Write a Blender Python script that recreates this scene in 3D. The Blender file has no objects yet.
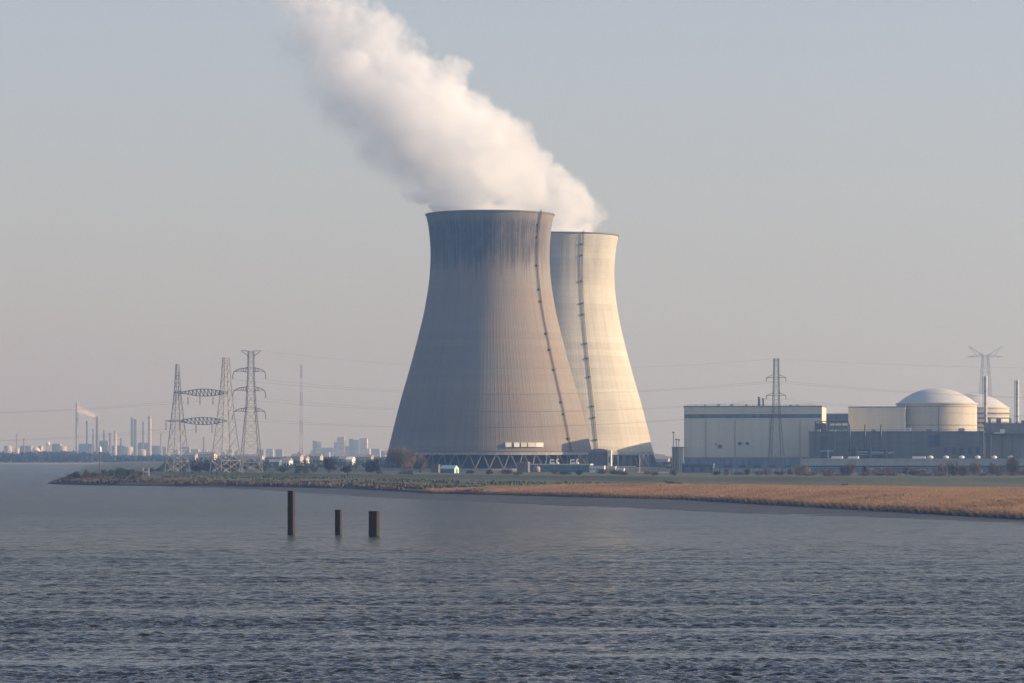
import bpy, math, random
import numpy as np
from mathutils import Vector, noise as mnoise

# ------------------------------------------------------------------ camera, sky, sun, exposure
scene = bpy.context.scene
col = scene.collection
R = math.radians
W, Hh = 1024, 683
FPX = 3358.0            # focal length in pixels
HY = 454.0              # picture row of the horizon
EYE = 15.0              # eye height over the water

cam_data = bpy.data.cameras.new("camera")
cam_data.sensor_width = 36.0
cam_data.lens = 36.0 * FPX / W
cam_data.shift_y = (HY - Hh / 2) / W
cam_data.clip_start = 1.0
cam_data.clip_end = 60000.0
cam = bpy.data.objects.new("camera", cam_data)
cam.location = (0, 0, EYE)
cam.rotation_euler = (R(90), 0, 0)
col.objects.link(cam)
scene.camera = cam

SUN_EL, SUN_AZ = 17.5, 2.5     # azimuth: degrees from +X towards the camera (-Y)
world = bpy.data.worlds.new("World")
scene.world = world
world.use_nodes = True
wn, wl = world.node_tree.nodes, world.node_tree.links
bg = wn["Background"]
sky = wn.new("ShaderNodeTexSky")
sky.sky_type = 'NISHITA'
sky.sun_disc = False
sky.sun_elevation = R(SUN_EL)
sky.sun_rotation = R(90 + SUN_AZ)
sky.altitude = 0
sky.air_density = 1.0
sky.dust_density = 1.0
sky.ozone_density = 2.0
tint = wn.new("ShaderNodeMix"); tint.data_type = 'RGBA'; tint.blend_type = 'MULTIPLY'
tint.inputs[0].default_value = 1.0
tint.inputs[7].default_value = (1.12, 1.01, 1.09, 1)
wl.new(sky.outputs[0], tint.inputs[6])
# the greyish smog layer low in the sky
wtc = wn.new("ShaderNodeTexCoord"); wsp = wn.new("ShaderNodeSeparateXYZ")
wl.new(wtc.outputs["Generated"], wsp.inputs[0])
wmr = wn.new("ShaderNodeMapRange"); wmr.interpolation_type = 'SMOOTHSTEP'
for i_, v_ in ((1, 0.0), (2, 0.33), (3, 0.8), (4, 0.0)): wmr.inputs[i_].default_value = v_
wl.new(wsp.outputs[2], wmr.inputs[0])
smog = wn.new("ShaderNodeMix"); smog.data_type = 'RGBA'
wl.new(wmr.outputs[0], smog.inputs[0]); wl.new(tint.outputs[2], smog.inputs[6])
smog.inputs[7].default_value = (3.05, 3.12, 3.20, 1)
wl.new(smog.outputs[2], bg.inputs[0])
bg.inputs[1].default_value = 0.1

sun_data = bpy.data.lights.new("sun", 'SUN')
sun_data.energy = 4.0
sun_data.angle = R(0.5)
sun_data.color = (1.0, 0.78, 0.53)
sun = bpy.data.objects.new("sun", sun_data)
sun.rotation_euler = (0, R(90 - SUN_EL), R(-SUN_AZ))
sun.location = (600, 0, 400)
col.objects.link(sun)

scene.view_settings.view_transform = 'Standard'
scene.view_settings.look = 'None'
scene.view_settings.gamma = 1.0
scene.view_settings.exposure = 0.72
scene.render.engine = 'CYCLES'
scene.cycles.use_denoising = True
scene.cycles.sample_clamp_direct = 6.0
scene.cycles.volume_bounces = 16
scene.cycles.max_bounces = 20
scene.cycles.volume_step_rate = 1.0
scene.cycles.volume_max_steps = 256

HAZE_DENSITY = 1.55e-4
HAZE_COLOR = (0.37, 0.62, 1.0)

rnd = random.Random(7)

# ------------------------------------------------------------------ helpers
def PX(px, D): return (px - 512.0) * D / FPX
def PZ(py, D): return EYE + (HY - py) * D / FPX

class MB:
    """collects shapes into one mesh"""
    def __init__(s): s.v = []; s.f = []
    def add(s, verts, faces):
        n = len(s.v); s.v += [tuple(p) for p in verts]; s.f += [tuple(i + n for i in f) for f in faces]; return s
    def box(s, x0, x1, y0, y1, z0, z1):
        v = [(x0,y0,z0),(x1,y0,z0),(x1,y1,z0),(x0,y1,z0),(x0,y0,z1),(x1,y0,z1),(x1,y1,z1),(x0,y1,z1)]
        return s.add(v, [(0,3,2,1),(4,5,6,7),(0,1,5,4),(1,2,6,5),(2,3,7,6),(3,0,4,7)])
    def bar(s, a, b, w, n=4, w2=None):
        a, b = Vector(a), Vector(b); d = (b - a)
        if d.length < 1e-6: return s
        d.normalize()
        up = Vector((0,0,1)) if abs(d.z) < 0.95 else Vector((1,0,0))
        u = d.cross(up).normalized(); q = d.cross(u)
        w2 = w if w2 is None else w2
        v = []
        for p, ww in ((a, w), (b, w2)):
            for k in range(n):
                t = 2 * math.pi * (k + 0.5) / n
                v.append(p + (u * math.cos(t) + q * math.sin(t)) * ww * 0.5)
        f = [(k, (k+1) % n, n + (k+1) % n, n + k) for k in range(n)] + [tuple(range(n-1,-1,-1)), tuple(range(n, 2*n))]
        return s.add(v, f)
    def path(s, pts, w, n=4):
        for a, b in zip(pts, pts[1:]): s.bar(a, b, w, n)
        return s
    def lathe(s, prof, seg=48, cx=0, cy=0, closed=False):
        v = []; f = []; m = len(prof)
        for k in range(seg):
            t = 2 * math.pi * k / seg
            c, si = math.cos(t), math.sin(t)
            for r, z in prof: v.append((cx + r * c, cy + r * si, z))
        for k in range(seg):
            k2 = (k + 1) % seg
            for i in range(m if closed else m - 1):
                j = (i + 1) % m
                f.append((k*m+i, k2*m+i, k2*m+j, k*m+j))
        return s.add(v, f)
    def cyl(s, x, y, z0, z1, r, seg=16, r2=None):
        r2 = r if r2 is None else r2
        return s.lathe([(0.001, z0), (r, z0), (r2, z1), (0.001, z1)], seg, x, y)
    def build(s, name, m, parent=None, smooth=False):
        me = bpy.data.meshes.new(name)
        me.from_pydata(s.v, [], s.f)
        if smooth:
            me.polygons.foreach_set("use_smooth", [True] * len(me.polygons))
        me.update()
        me.materials.append(m)
        o = bpy.data.objects.new(name, me)
        col.objects.link(o)
        if parent is not None: o.parent = parent
        return o

def tag(o, label=None, cat=None, group=None, kind=None):
    if label: o["label"] = label
    if cat: o["category"] = cat
    if group: o["group"] = group
    if kind: o["kind"] = kind
    return o

def thing(name, label, cat, loc=(0,0,0), rz=0.0, group=None):
    o = bpy.data.objects.new(name, None)
    o.empty_display_size = 2.0
    o.location = loc; o.rotation_euler = (0, 0, rz)
    col.objects.link(o)
    return tag(o, label, cat, group)

def dup(root, loc, rz=0.0, label=None, scale=None):
    r = root.copy(); col.objects.link(r)
    r.location = loc; r.rotation_euler = (0, 0, rz)
    if scale: r.scale = scale
    if label: r["label"] = label
    for ch in list(root.children):
        c = ch.copy(); col.objects.link(c); c.parent = r
        for g in list(ch.children):
            d = g.copy(); col.objects.link(d); d.parent = c
    return r

# ------------------------------------------------------------------ materials
def new_mat(name):
    m = bpy.data.materials.new(name); m.use_nodes = True
    nt = m.node_tree
    return m, nt.nodes, nt.links, nt.nodes["Principled BSDF"]

def math_node(N, L, op, a, b=None, c=None, clamp=False):
    n = N.new("ShaderNodeMath"); n.operation = op; n.use_clamp = clamp
    for i, x in enumerate((a, b, c)):
        if x is None: continue
        if isinstance(x, (int, float)): n.inputs[i].default_value = x
        else: L.new(x, n.inputs[i])
    return n.outputs[0]

def map_range(N, L, x, a, b, c=0.0, d=1.0, smooth=True):
    n = N.new("ShaderNodeMapRange")
    n.interpolation_type = 'SMOOTHSTEP' if smooth else 'LINEAR'
    L.new(x, n.inputs[0])
    for i, q in enumerate((a, b, c, d)): n.inputs[i+1].default_value = q
    return n.outputs[0]

def noise_node(N, L, vec, scale, detail=4, rough=0.55, dist=0.0):
    n = N.new("ShaderNodeTexNoise")
    n.inputs["Scale"].default_value = scale
    n.inputs["Detail"].default_value = detail
    n.inputs["Roughness"].default_value = rough
    n.inputs["Distortion"].default_value = dist
    if vec is not None: L.new(vec, n.inputs["Vector"])
    return n.outputs[0]

def mix_rgb(N, L, fac, a, b, mode='MIX'):
    n = N.new("ShaderNodeMix"); n.data_type = 'RGBA'; n.blend_type = mode
    if isinstance(fac, (int, float)): n.inputs[0].default_value = fac
    else: L.new(fac, n.inputs[0])
    for i, x in ((6, a), (7, b)):
        if isinstance(x, tuple): n.inputs[i].default_value = (*x, 1) if len(x) == 3 else x
        else: L.new(x, n.inputs[i])
    return n.outputs[2]

def plain(name, c, rough=0.8, var=0.25, scale=0.15, metal=0.0, streak=0.0):
    """a weathered colour: blotches, and vertical run marks when streak > 0"""
    m, N, L, P = new_mat(name)
    tc = N.new("ShaderNodeTexCoord")
    mp = N.new("ShaderNodeMapping"); L.new(tc.outputs["Object"], mp.inputs[0])
    if streak: mp.inputs["Scale"].default_value = (1.0, 1.0, 0.08)
    f = noise_node(N, L, mp.outputs[0], scale * (4 if streak else 1), 6, 0.6)
    dark = tuple(x * (1 - var) for x in c); lite = tuple(min(1, x * (1 + var * 0.7)) for x in c)
    f = map_range(N, L, f, 0.3, 0.7)
    L.new(mix_rgb(N, L, f, dark, lite), P.inputs["Base Color"])
    P.inputs["Roughness"].default_value = rough
    P.inputs["Metallic"].default_value = metal
    return m

def cladding(name, c, pitch, var=0.12, rough=0.6, seam=0.25, rows=0.0):
    """metal sheet cladding with upright seams and, when rows > 0, level joints"""
    m, N, L, P = new_mat(name)
    tc = N.new("ShaderNodeTexCoord")
    sp = N.new("ShaderNodeSeparateXYZ"); L.new(tc.outputs["Object"], sp.inputs[0])
    s = math_node(N, L, 'ADD', sp.outputs[0], sp.outputs[1])
    fr = math_node(N, L, 'FRACT', math_node(N, L, 'DIVIDE', s, pitch))
    line = map_range(N, L, math_node(N, L, 'ABSOLUTE', math_node(N, L, 'SUBTRACT', fr, 0.5)), 0.0, 0.09, 1, 0)
    if rows:
        fz = math_node(N, L, 'FRACT', math_node(N, L, 'DIVIDE', sp.outputs[2], rows))
        l2 = map_range(N, L, math_node(N, L, 'ABSOLUTE', math_node(N, L, 'SUBTRACT', fz, 0.5)), 0.0, 0.06, 1, 0)
        line = math_node(N, L, 'MAXIMUM', line, l2)
    cell = N.new("ShaderNodeTexWhiteNoise"); cell.noise_dimensions = '1D'
    L.new(math_node(N, L, 'FLOOR', math_node(N, L, 'DIVIDE', s, pitch)), cell.inputs["W"])
    mp = N.new("ShaderNodeMapping"); L.new(tc.outputs["Object"], mp.inputs[0]); mp.inputs["Scale"].default_value = (1, 1, 0.12)
    nz = noise_node(N, L, mp.outputs[0], 0.35, 6, 0.6)
    f = math_node(N, L, 'ADD', math_node(N, L, 'MULTIPLY', cell.outputs[0], 0.35), math_node(N, L, 'MULTIPLY', nz, 0.9))
    f = map_range(N, L, f, 0.3, 0.95)
    base = mix_rgb(N, L, f, tuple(x * (1 - var) for x in c), tuple(min(1, x * (1 + var)) for x in c))
    L.new(mix_rgb(N, L, math_node(N, L, 'MULTIPLY', line, seam), base, tuple(x * 0.3 for x in c)), P.inputs["Base Color"])
    P.inputs["Roughness"].default_value = rough
    return m

def shell_mat(name, c_cool, c_warm, soot, ribs, seed):
    """board-marked concrete of a cooling tower: meridian ribs, lift joints, run marks and soot under the rim"""
    m, N, L, P = new_mat(name)
    tc = N.new("ShaderNodeTexCoord")
    sp = N.new("ShaderNodeSeparateXYZ"); L.new(tc.outputs["Object"], sp.inputs[0])
    x, y, z = sp.outputs
    ang = math_node(N, L, 'ARCTAN2', x, math_node(N, L, 'MULTIPLY', y, -1.0))
    def pv(ka, kz, off=0.0):
        cb = N.new("ShaderNodeCombineXYZ")
        L.new(math_node(N, L, 'MULTIPLY', ang, ka), cb.inputs[0])
        L.new(math_node(N, L, 'MULTIPLY', z, kz), cb.inputs[1])
        cb.inputs[2].default_value = seed + off
        return cb.outputs[0]
    # panels of slightly different concrete between the ribs and lifts
    ribf = math_node(N, L, 'MULTIPLY', ang, ribs / (2 * math.pi))
    rf = math_node(N, L, 'FRACT', ribf)
    rib = map_range(N, L, math_node(N, L, 'ABSOLUTE', math_node(N, L, 'SUBTRACT', rf, 0.5)), 0.0, 0.16, 1, 0)
    ribid = N.new("ShaderNodeTexWhiteNoise"); ribid.noise_dimensions = '1D'
    L.new(math_node(N, L, 'FLOOR', ribf), ribid.inputs["W"])
    zf = math_node(N, L, 'DIVIDE', z, 4.6)
    lift = map_range(N, L, math_node(N, L, 'ABSOLUTE', math_node(N, L, 'SUBTRACT', math_node(N, L, 'FRACT', zf), 0.5)), 0.0, 0.10, 1, 0)
    liftid = N.new("ShaderNodeTexWhiteNoise"); liftid.noise_dimensions = '1D'
    L.new(math_node(N, L, 'FLOOR', math_node(N, L, 'ADD', zf, 0.5)), liftid.inputs["W"])
    streak = noise_node(N, L, pv(16.0, 0.015), 1.0, 6, 0.62)
    blotch = noise_node(N, L, pv(2.2, 0.035, 3.0), 1.0, 5, 0.6)
    base = mix_rgb(N, L, map_range(N, L, blotch, 0.32, 0.68), c_cool, c_warm)  # two concrete tones mixed by random blotches
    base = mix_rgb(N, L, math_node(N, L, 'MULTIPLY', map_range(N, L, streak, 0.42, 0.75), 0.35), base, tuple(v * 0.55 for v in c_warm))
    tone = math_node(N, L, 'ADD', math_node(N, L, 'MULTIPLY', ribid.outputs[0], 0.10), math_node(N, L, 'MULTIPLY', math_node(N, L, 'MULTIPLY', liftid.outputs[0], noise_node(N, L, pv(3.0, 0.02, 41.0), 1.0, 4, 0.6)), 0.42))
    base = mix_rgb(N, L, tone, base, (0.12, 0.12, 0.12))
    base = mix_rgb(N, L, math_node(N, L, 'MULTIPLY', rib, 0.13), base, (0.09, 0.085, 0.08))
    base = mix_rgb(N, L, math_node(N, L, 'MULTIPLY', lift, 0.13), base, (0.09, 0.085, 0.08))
    if soot:
        run = noise_node(N, L, pv(22.0, 0.02, 9.0), 1.0, 5, 0.65)
        zr = math_node(N, L, 'ADD', z, math_node(N, L, 'MULTIPLY', math_node(N, L, 'SUBTRACT', run, 0.5), 54.0))
        low = map_range(N, L, zr, 125, 145)
        high = map_range(N, L, z, 158, 165, 1.0, 0.35)
        sf = math_node(N, L, 'MULTIPLY', math_node(N, L, 'MULTIPLY', low, high), soot)
        fine = noise_node(N, L, pv(70.0, 0.010, 21.0), 1.0, 4, 0.7)
        patchy = noise_node(N, L, pv(6.0, 0.07, 31.0), 1.0, 5, 0.65)
        sf = math_node(N, L, 'MULTIPLY', sf, math_node(N, L, 'MULTIPLY', map_range(N, L, fine, 0.36, 0.60, 0.40, 1.15), map_range(N, L, patchy, 0.32, 0.60, 0.55, 1.15)), clamp=True)
        around = map_range(N, L, ang, 0.75, 1.45, 1.0, 0.15)
        sf = math_node(N, L, 'MULTIPLY', sf, around)
        base = mix_rgb(N, L, sf, base, (0.045, 0.046, 0.052))
    L.new(base, P.inputs["Base Color"])
    P.inputs["Roughness"].default_value = 0.9
    bm = N.new("ShaderNodeBump"); bm.inputs["Distance"].default_value = 0.12; bm.inputs["Strength"].default_value = 0.5
    L.new(rib, bm.inputs["Height"]); L.new(bm.outputs[0], P.inputs["Normal"])
    return m

M = {}
M['concrete_dark'] = plain('wet_concrete', (0.16, 0.16, 0.16), 0.85, 0.3, 0.2, streak=1)
M['concrete'] = plain('grey_concrete', (0.36, 0.34, 0.31), 0.85, 0.25, 0.2, streak=1)
M['fill'] = plain('dark_fill', (0.035, 0.04, 0.045), 0.9, 0.4, 0.4)
M['ladder'] = plain('rusty_dark_steel', (0.06, 0.05, 0.045), 0.8, 0.3, 0.3)
M['white'] = plain('white_paint', (0.78, 0.77, 0.74), 0.6, 0.08, 0.2)
M['cream'] = plain('cream_render', (0.62, 0.57, 0.46), 0.7, 0.1, 0.2, streak=1)
M['galv'] = plain('galvanised_steel', (0.42, 0.42, 0.42), 0.55, 0.2, 0.3)
M['galv_light'] = plain('pale_galvanised_steel', (0.55, 0.55, 0.55), 0.5, 0.15, 0.3)
M['galv_dark'] = plain('weathered_steel', (0.11, 0.12, 0.14), 0.6, 0.2, 0.3)
M['wire'] = plain('aluminium_cable', (0.16, 0.17, 0.19), 0.6, 0.1, 0.3)
M['hall'] = cladding('grey_green_cladding', (0.66, 0.62, 0.50), 3.0, 0.05, seam=0.11, rows=6.0)
M['hall_band'] = cladding('dark_window_band', (0.13, 0.15, 0.17), 2.4, 0.35, seam=0.3)
M['hall_dark'] = cladding('slate_cladding', (0.155, 0.155, 0.155), 2.4, 0.2, seam=0.25, rows=7.0)
M['hall_mid'] = cladding('mid_grey_cladding', (0.215, 0.205, 0.20), 2.4, 0.15, seam=0.2)
M['blue_louvre'] = cladding('blue_grey_louvres', (0.17, 0.215, 0.285), 2.0, 0.3, seam=0.35, rows=1.6)
M['blue_dark'] = cladding('dark_blue_cladding', (0.055, 0.085, 0.14), 2.0, 0.25, seam=0.2)
M['pale_wall'] = cladding('pale_green_wall', (0.36, 0.42, 0.40), 4.0, 0.12, seam=0.2)
M['pale_roof'] = cladding('pale_grey_sheet', (0.43, 0.43, 0.42), 3.0, 0.1, seam=0.15)
M['reactor'] = plain('cream_concrete', (0.52, 0.49, 0.42), 0.8, 0.08, 0.08, streak=1)
M['dome'] = plain('grey_dome_sheet', (0.58, 0.59, 0.575), 0.55, 0.08, 0.1)
M['seam'] = plain('dark_seam', (0.22, 0.21, 0.19), 0.8, 0.15, 0.2)
M['green_sheet'] = cladding('green_sheet', (0.06, 0.19, 0.18), 1.5, 0.2, seam=0.2)
M['pale_green'] = plain('pale_green_tarp', (0.50, 0.66, 0.57), 0.6, 0.1, 0.2)
M['brown_wall'] = plain('brown_brick', (0.19, 0.15, 0.13), 0.85, 0.25, 0.4)
M['pink'] = plain('faded_red_paint', (0.38, 0.23, 0.22), 0.7, 0.15, 0.4)
M['rust_pile'] = plain('tarred_rusty_pile', (0.036, 0.013, 0.008), 0.85, 0.5, 1.2, streak=1)
M['algae'] = plain('barnacle_band', (0.026, 0.022, 0.012), 0.85, 0.4, 2.5)
M['stack_pale'] = plain('pale_chimney_concrete', (0.50, 0.47, 0.43), 0.8, 0.15, 0.05)
M['stack_dark'] = plain('dark_chimney_concrete', (0.25, 0.25, 0.25), 0.8, 0.15, 0.05)
M['red_paint'] = plain('aviation_red', (0.36, 0.20, 0.18), 0.7, 0.15, 0.1)
M['far_wall'] = plain('far_grey_wall', (0.42, 0.41, 0.40), 0.8, 0.2, 0.05)
M['far_cream'] = plain('far_cream_wall', (0.62, 0.54, 0.42), 0.8, 0.15, 0.05)
M['far_roof'] = plain('far_roof_sheet', (0.28, 0.27, 0.28), 0.8, 0.2, 0.05)
M['twig'] = plain('bare_twigs', (0.15, 0.105, 0.075), 0.9, 0.45, 0.35)
M['twig_dark'] = plain('dark_bare_twigs', (0.055, 0.042, 0.036), 0.9, 0.45, 0.35)
M['leaf'] = plain('dull_green_leaves', (0.060, 0.080, 0.035), 0.9, 0.5, 0.4)
M['scrub'] = plain('brown_scrub', (0.12, 0.090, 0.055), 0.9, 0.5, 0.4)
M['bark'] = plain('grey_bark', (0.07, 0.055, 0.045), 0.9, 0.3, 0.6)
M['wood'] = plain('far_wood_foliage', (0.035, 0.042, 0.035), 0.95, 0.4, 0.02)
M['reed_thatch'] = None

# ------------------------------------------------------------------ water
def water_mat():
    m, N, L, P = new_mat('river_water')
    tc = N.new("ShaderNodeTexCoord")
    def mp(sx, sy, rot=0.0):
        n = N.new("ShaderNodeMapping"); n.inputs["Scale"].default_value = (sx, sy, 1)
        n.inputs["Rotation"].default_value = (0, 0, rot)
        L.new(tc.outputs["Object"], n.inputs[0]); return n.outputs[0]
    chop = noise_node(N, L, mp(1.25, 0.85, 0.25), 1.0, 3, 0.65, 0.5)
    swell = noise_node(N, L, mp(0.34, 0.28, -0.3), 1.0, 3, 0.6, 0.5)
    # wind lanes: long slicks where the ripples are weaker
    lane = noise_node(N, L, mp(0.0055, 0.045, 0.03), 1.0, 5, 0.62, 0.5)
    lane_f = map_range(N, L, lane, 0.50, 0.68)
    lane2 = noise_node(N, L, mp(0.02, 0.17, -0.05), 1.0, 4, 0.6, 0.5)
    lane_g = map_range(N, L, lane2, 0.57, 0.72)
    at = N.new('ShaderNodeAttribute'); at.attribute_name = 'calm'
    slick = math_node(N, L, 'MAXIMUM', at.outputs['Fac'], math_node(N, L, 'MULTIPLY', math_node(N, L, 'MAXIMUM', lane_f, lane_g), 0.35))
    spw = N.new("ShaderNodeSeparateXYZ"); L.new(tc.outputs["Object"], spw.inputs[0])
    # the small waves that the mesh is too coarse to carry farther out are carried by the bump there
    rest = map_range(N, L, spw.outputs[1], 260, 560, 0.6, 2.6, False)
    h = math_node(N, L, 'MULTIPLY', rest, math_node(N, L, 'ADD', math_node(N, L, 'MULTIPLY', chop, 0.95), math_node(N, L, 'MULTIPLY', swell, 1.1)))
    b = N.new("ShaderNodeBump"); b.inputs["Distance"].default_value = 1.0
    L.new(map_range(N, L, slick, 0, 1, 1.0, 0.5, False), b.inputs["Strength"])
    L.new(h, b.inputs["Height"]); L.new(b.outputs[0], P.inputs["Normal"])
    big = noise_node(N, L, mp(0.004, 0.012), 1.0, 4, 0.55)
    L.new(mix_rgb(N, L, map_range(N, L, big, 0.35, 0.65), (0.012, 0.012, 0.007), (0.030, 0.025, 0.012)), P.inputs["Base Color"])
    L.new(map_range(N, L, spw.outputs[1], 260, 850, 0.12, 0.26, False), P.inputs["Roughness"])
    P.inputs["IOR"].default_value = 1.333
    return m
E = 14000
# real waves: a wind sea summed from many small wave trains, finer near this bank
wg = np.random.default_rng(21)
def wave_set(n, l0, l1, slope, spread=1.1, head=-2.15):
    lam = l0 * (l1 / l0) ** wg.random(n); k = 2 * np.pi / lam
    th = head + wg.normal(0, spread, n)
    amp = slope * math.sqrt(2.0 / n) / k
    return np.stack([k * np.cos(th), k * np.sin(th), amp, wg.uniform(0, 6.283, n), lam], 1)
WAVES = np.concatenate([wave_set(84, 0.55, 1.2, 0.26), wave_set(44, 1.2, 2.6, 0.15), wave_set(24, 2.6, 5.5, 0.04), wave_set(12, 5.5, 20.0, 0.014)])
LANES = [(wg.normal(0, 1) * 0.010, f * (1 if k_ % 2 else -1), wg.uniform(0, 6.283)) for k_, f in enumerate((0.035, 0.06, 0.10, 0.15, 0.21, 0.30, 0.42, 0.55))]
def lane(x, y):
    v = sum(np.sin(a_ * x + b_ * y + c_ + 0.8 * np.sin(0.011 * x + 0.013 * y + c_)) for a_, b_, c_ in LANES) / 4.0
    return np.clip(1.0 + 0.45 * v, 0.45, 1.4)
LAT = wg.random((256, 256))
def vnoise(x, y):
    xi, yi = np.floor(x).astype(int), np.floor(y).astype(int); fx, fy = x - xi, y - yi
    fx, fy = fx * fx * (3 - 2 * fx), fy * fy * (3 - 2 * fy)
    g_ = lambda a_, b_: LAT[a_ % 256, b_ % 256]
    return (g_(xi, yi) * (1 - fx) + g_(xi + 1, yi) * fx) * (1 - fy) + (g_(xi, yi + 1) * (1 - fx) + g_(xi + 1, yi + 1) * fx) * fy
def calm_streaks(x, y):
    # long thin slicks, drawn out along the current
    yy = y + 0.05 * x + 2.5 * np.sin(x * 0.035)
    v = 0.62 * vnoise(x / 30.0 + 7, yy / 5.0) + 0.38 * vnoise(x / 15.0, yy / 2.6 + 31)
    big = vnoise(x / 160.0 + 3, y / 60.0 + 11)
    t = np.clip((v + 0.30 * (big - 0.5) - 0.625) / 0.14, 0, 1)
    return t * t * (3 - 2 * t)
def wave_height(x, y):
    h = np.zeros_like(x); fine = np.interp(y, [120, 220, 300, 480, 800, 1960], [0.24, 0.26, 0.36, 0.62, 1.9, 2.4])
    for kx, ky, am, ph, lam in WAVES:
        fade = np.clip((lam - 2.05 * fine) / (1.1 * fine), 0, 1)
        if fade.max() <= 0: continue
        h += am * fade * np.sin(kx * x + ky * y + ph)
    return h * lane(x, y)
WV, WF, CALM = [], [], []
off_ = 0; prev_w = 0.0
for (ya, yb, xw, sp_) in ((170, 300, 84, 0.25), (300, 480, 100, 0.42), (480, 800, 170, 0.8), (800, 1960, 420, 2.1)):
    gx = np.arange(-xw, xw + sp_, sp_); gy = np.arange(ya, yb + sp_ * 0.5, sp_)
    X_, Y_ = np.meshgrid(gx, gy)
    edge = np.minimum(1, np.minimum((xw - np.abs(X_)) / 20.0, 1)); edge = np.clip(edge, 0, 1)
    C_ = calm_streaks(X_, Y_); CALM.append(C_.ravel())
    Z_ = wave_height(X_, Y_) * edge * (1 - 0.52 * C_)
    # the rims that meet open water dip below it, so no lip shows
    Z_[:, 0] = Z_[:, -1] = -0.55
    Z_[0, np.abs(gx) > prev_w - sp_] = -0.55
    for r_i in (1, 2, 3): Z_[r_i, np.abs(gx) > prev_w + 2] *= 0.3
    prev_w = xw
    WV.append(np.stack([X_.ravel(), Y_.ravel(), Z_.ravel()], 1))
    nx, ny = len(gx), len(gy)
    i0 = (np.arange(ny - 1)[:, None] * nx + np.arange(nx - 1)[None, :]).ravel() + off_
    WF.append(np.stack([i0, i0 + 1, i0 + nx + 1, i0 + nx], 1)); off_ += nx * ny
WV.append(np.array([(-E, -2000, -0.3), (E, -2000, -0.3), (E, E, -0.3), (-E, E, -0.3)])); WF.append(np.array([[off_, off_ + 1, off_ + 2, off_ + 3]]))
WV, WF = np.concatenate(WV), np.concatenate(WF)
wme = bpy.data.meshes.new("river_water")
wme.vertices.add(len(WV)); wme.vertices.foreach_set("co", WV.astype(np.float32).ravel())
wme.loops.add(len(WF) * 4); wme.loops.foreach_set("vertex_index", WF.astype(np.int32).ravel())
wme.polygons.add(len(WF)); wme.polygons.foreach_set("loop_start", np.arange(0, len(WF) * 4, 4, dtype=np.int32)); wme.polygons.foreach_set("loop_total", np.full(len(WF), 4, dtype=np.int32))
wme.polygons.foreach_set("use_smooth", np.ones(len(WF), dtype=bool))
wme.update(calc_edges=True); wme.materials.append(water_mat())
ca_ = wme.attributes.new('calm', 'FLOAT', 'POINT'); ca_.data.foreach_set('value', np.concatenate(CALM + [np.zeros(4)]).astype(np.float32))
water = bpy.data.objects.new("river_water", wme); col.objects.link(water)
tag(water, kind="structure")

# ------------------------------------------------------------------ land
def land_mat(name, stops, scale, rough=0.95, stretch=(1,1,1)):
    m, N, L, P = new_mat(name)
    tc = N.new("ShaderNodeTexCoord")
    mp = N.new("ShaderNodeMapping"); mp.inputs["Scale"].default_value = stretch
    L.new(tc.outputs["Object"], mp.inputs[0])
    f = noise_node(N, L, mp.outputs[0], scale, 8, 0.65)
    f2 = noise_node(N, L, mp.outputs[0], scale * 9, 5, 0.6)
    f = math_node(N, L, 'ADD', math_node(N, L, 'MULTIPLY', f, 0.65), math_node(N, L, 'MULTIPLY', f2, 0.35))
    cr = N.new("ShaderNodeValToRGB"); e = cr.color_ramp.elements
    e[0].position, e[0].color = stops[0][0], (*stops[0][1], 1)
    e[1].position, e[1].color = stops[-1][0], (*stops[-1][1], 1)
    for p, c in stops[1:-1]:
        q = e.new(p); q.color = (*c, 1)
    L.new(f, cr.inputs[0]); L.new(cr.outputs[0], P.inputs["Base Color"])
    P.inputs["Roughness"].default_value = rough
    return m
M['grass'] = land_mat('short_winter_grass', [(0.36, (0.045,0.045,0.024)), (0.5, (0.042,0.060,0.025)), (0.62, (0.075,0.080,0.036))], 0.03, stretch=(1,0.35,1))
M['mud'] = land_mat('wet_mud', [(0.38, (0.044,0.049,0.055)), (0.6, (0.070,0.073,0.078))], 0.03, 0.75, stretch=(0.5,1.2,1))
M['bank'] = land_mat('shaded_mud_bank', [(0.38, (0.018,0.016,0.014)), (0.62, (0.05,0.042,0.032))], 0.2)
M['far_land'] = land_mat('far_dry_grass', [(0.4, (0.22,0.17,0.12)), (0.6, (0.30,0.23,0.16))], 0.004)

# the waterline of the near bank: X -> Y
SX = [-240, -232, -200, -128, -70, -30, 55, 115, 165, 260, 420, 800, 2500]
SY = [1710, 1679, 1610, 1526, 1425, 1252, 1078, 752, 600, 420, 260, 160, 120]
def shore(x): return float(np.interp(x, SX, SY))
DX = [-240, -180, -100, 0, 60, 150, 400, 900, 2500]
DYK = [1850, 1800, 1680, 1540, 1450, 1385, 1330, 1250, 1200]
def dyke(x): return float(np.interp(x, DX, DYK))
def left_edge(y): return float(np.interp(y, [1690, 2200, 3000, 5100], [-236, -292, -385, -640]))

def ground_z(x, y):
    """height of the near bank"""
    s = y - shore(x)
    if s < 0: return -0.6
    z = 0.9 * min(1.0, s / 3.5) + 2.3 * min(1.0, s / 120.0)
    d = y - dyke(x)
    k = max(0.0, 1 - abs(d) / 26.0) ** 1.2
    z = max(z, 3.2 + 0.8 * min(1, max(0, d + 20) / 40.0)) if d > -26 else z
    z += 2.0 * k + 0.25 * mnoise.noise(Vector((x * 0.03, y * 0.03, 1)))
    e = x - left_edge(y)
    if y > 1680: z = min(z, -0.6 + 0.12 * max(0.0, e)) if e < 60 else z
    return z

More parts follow.
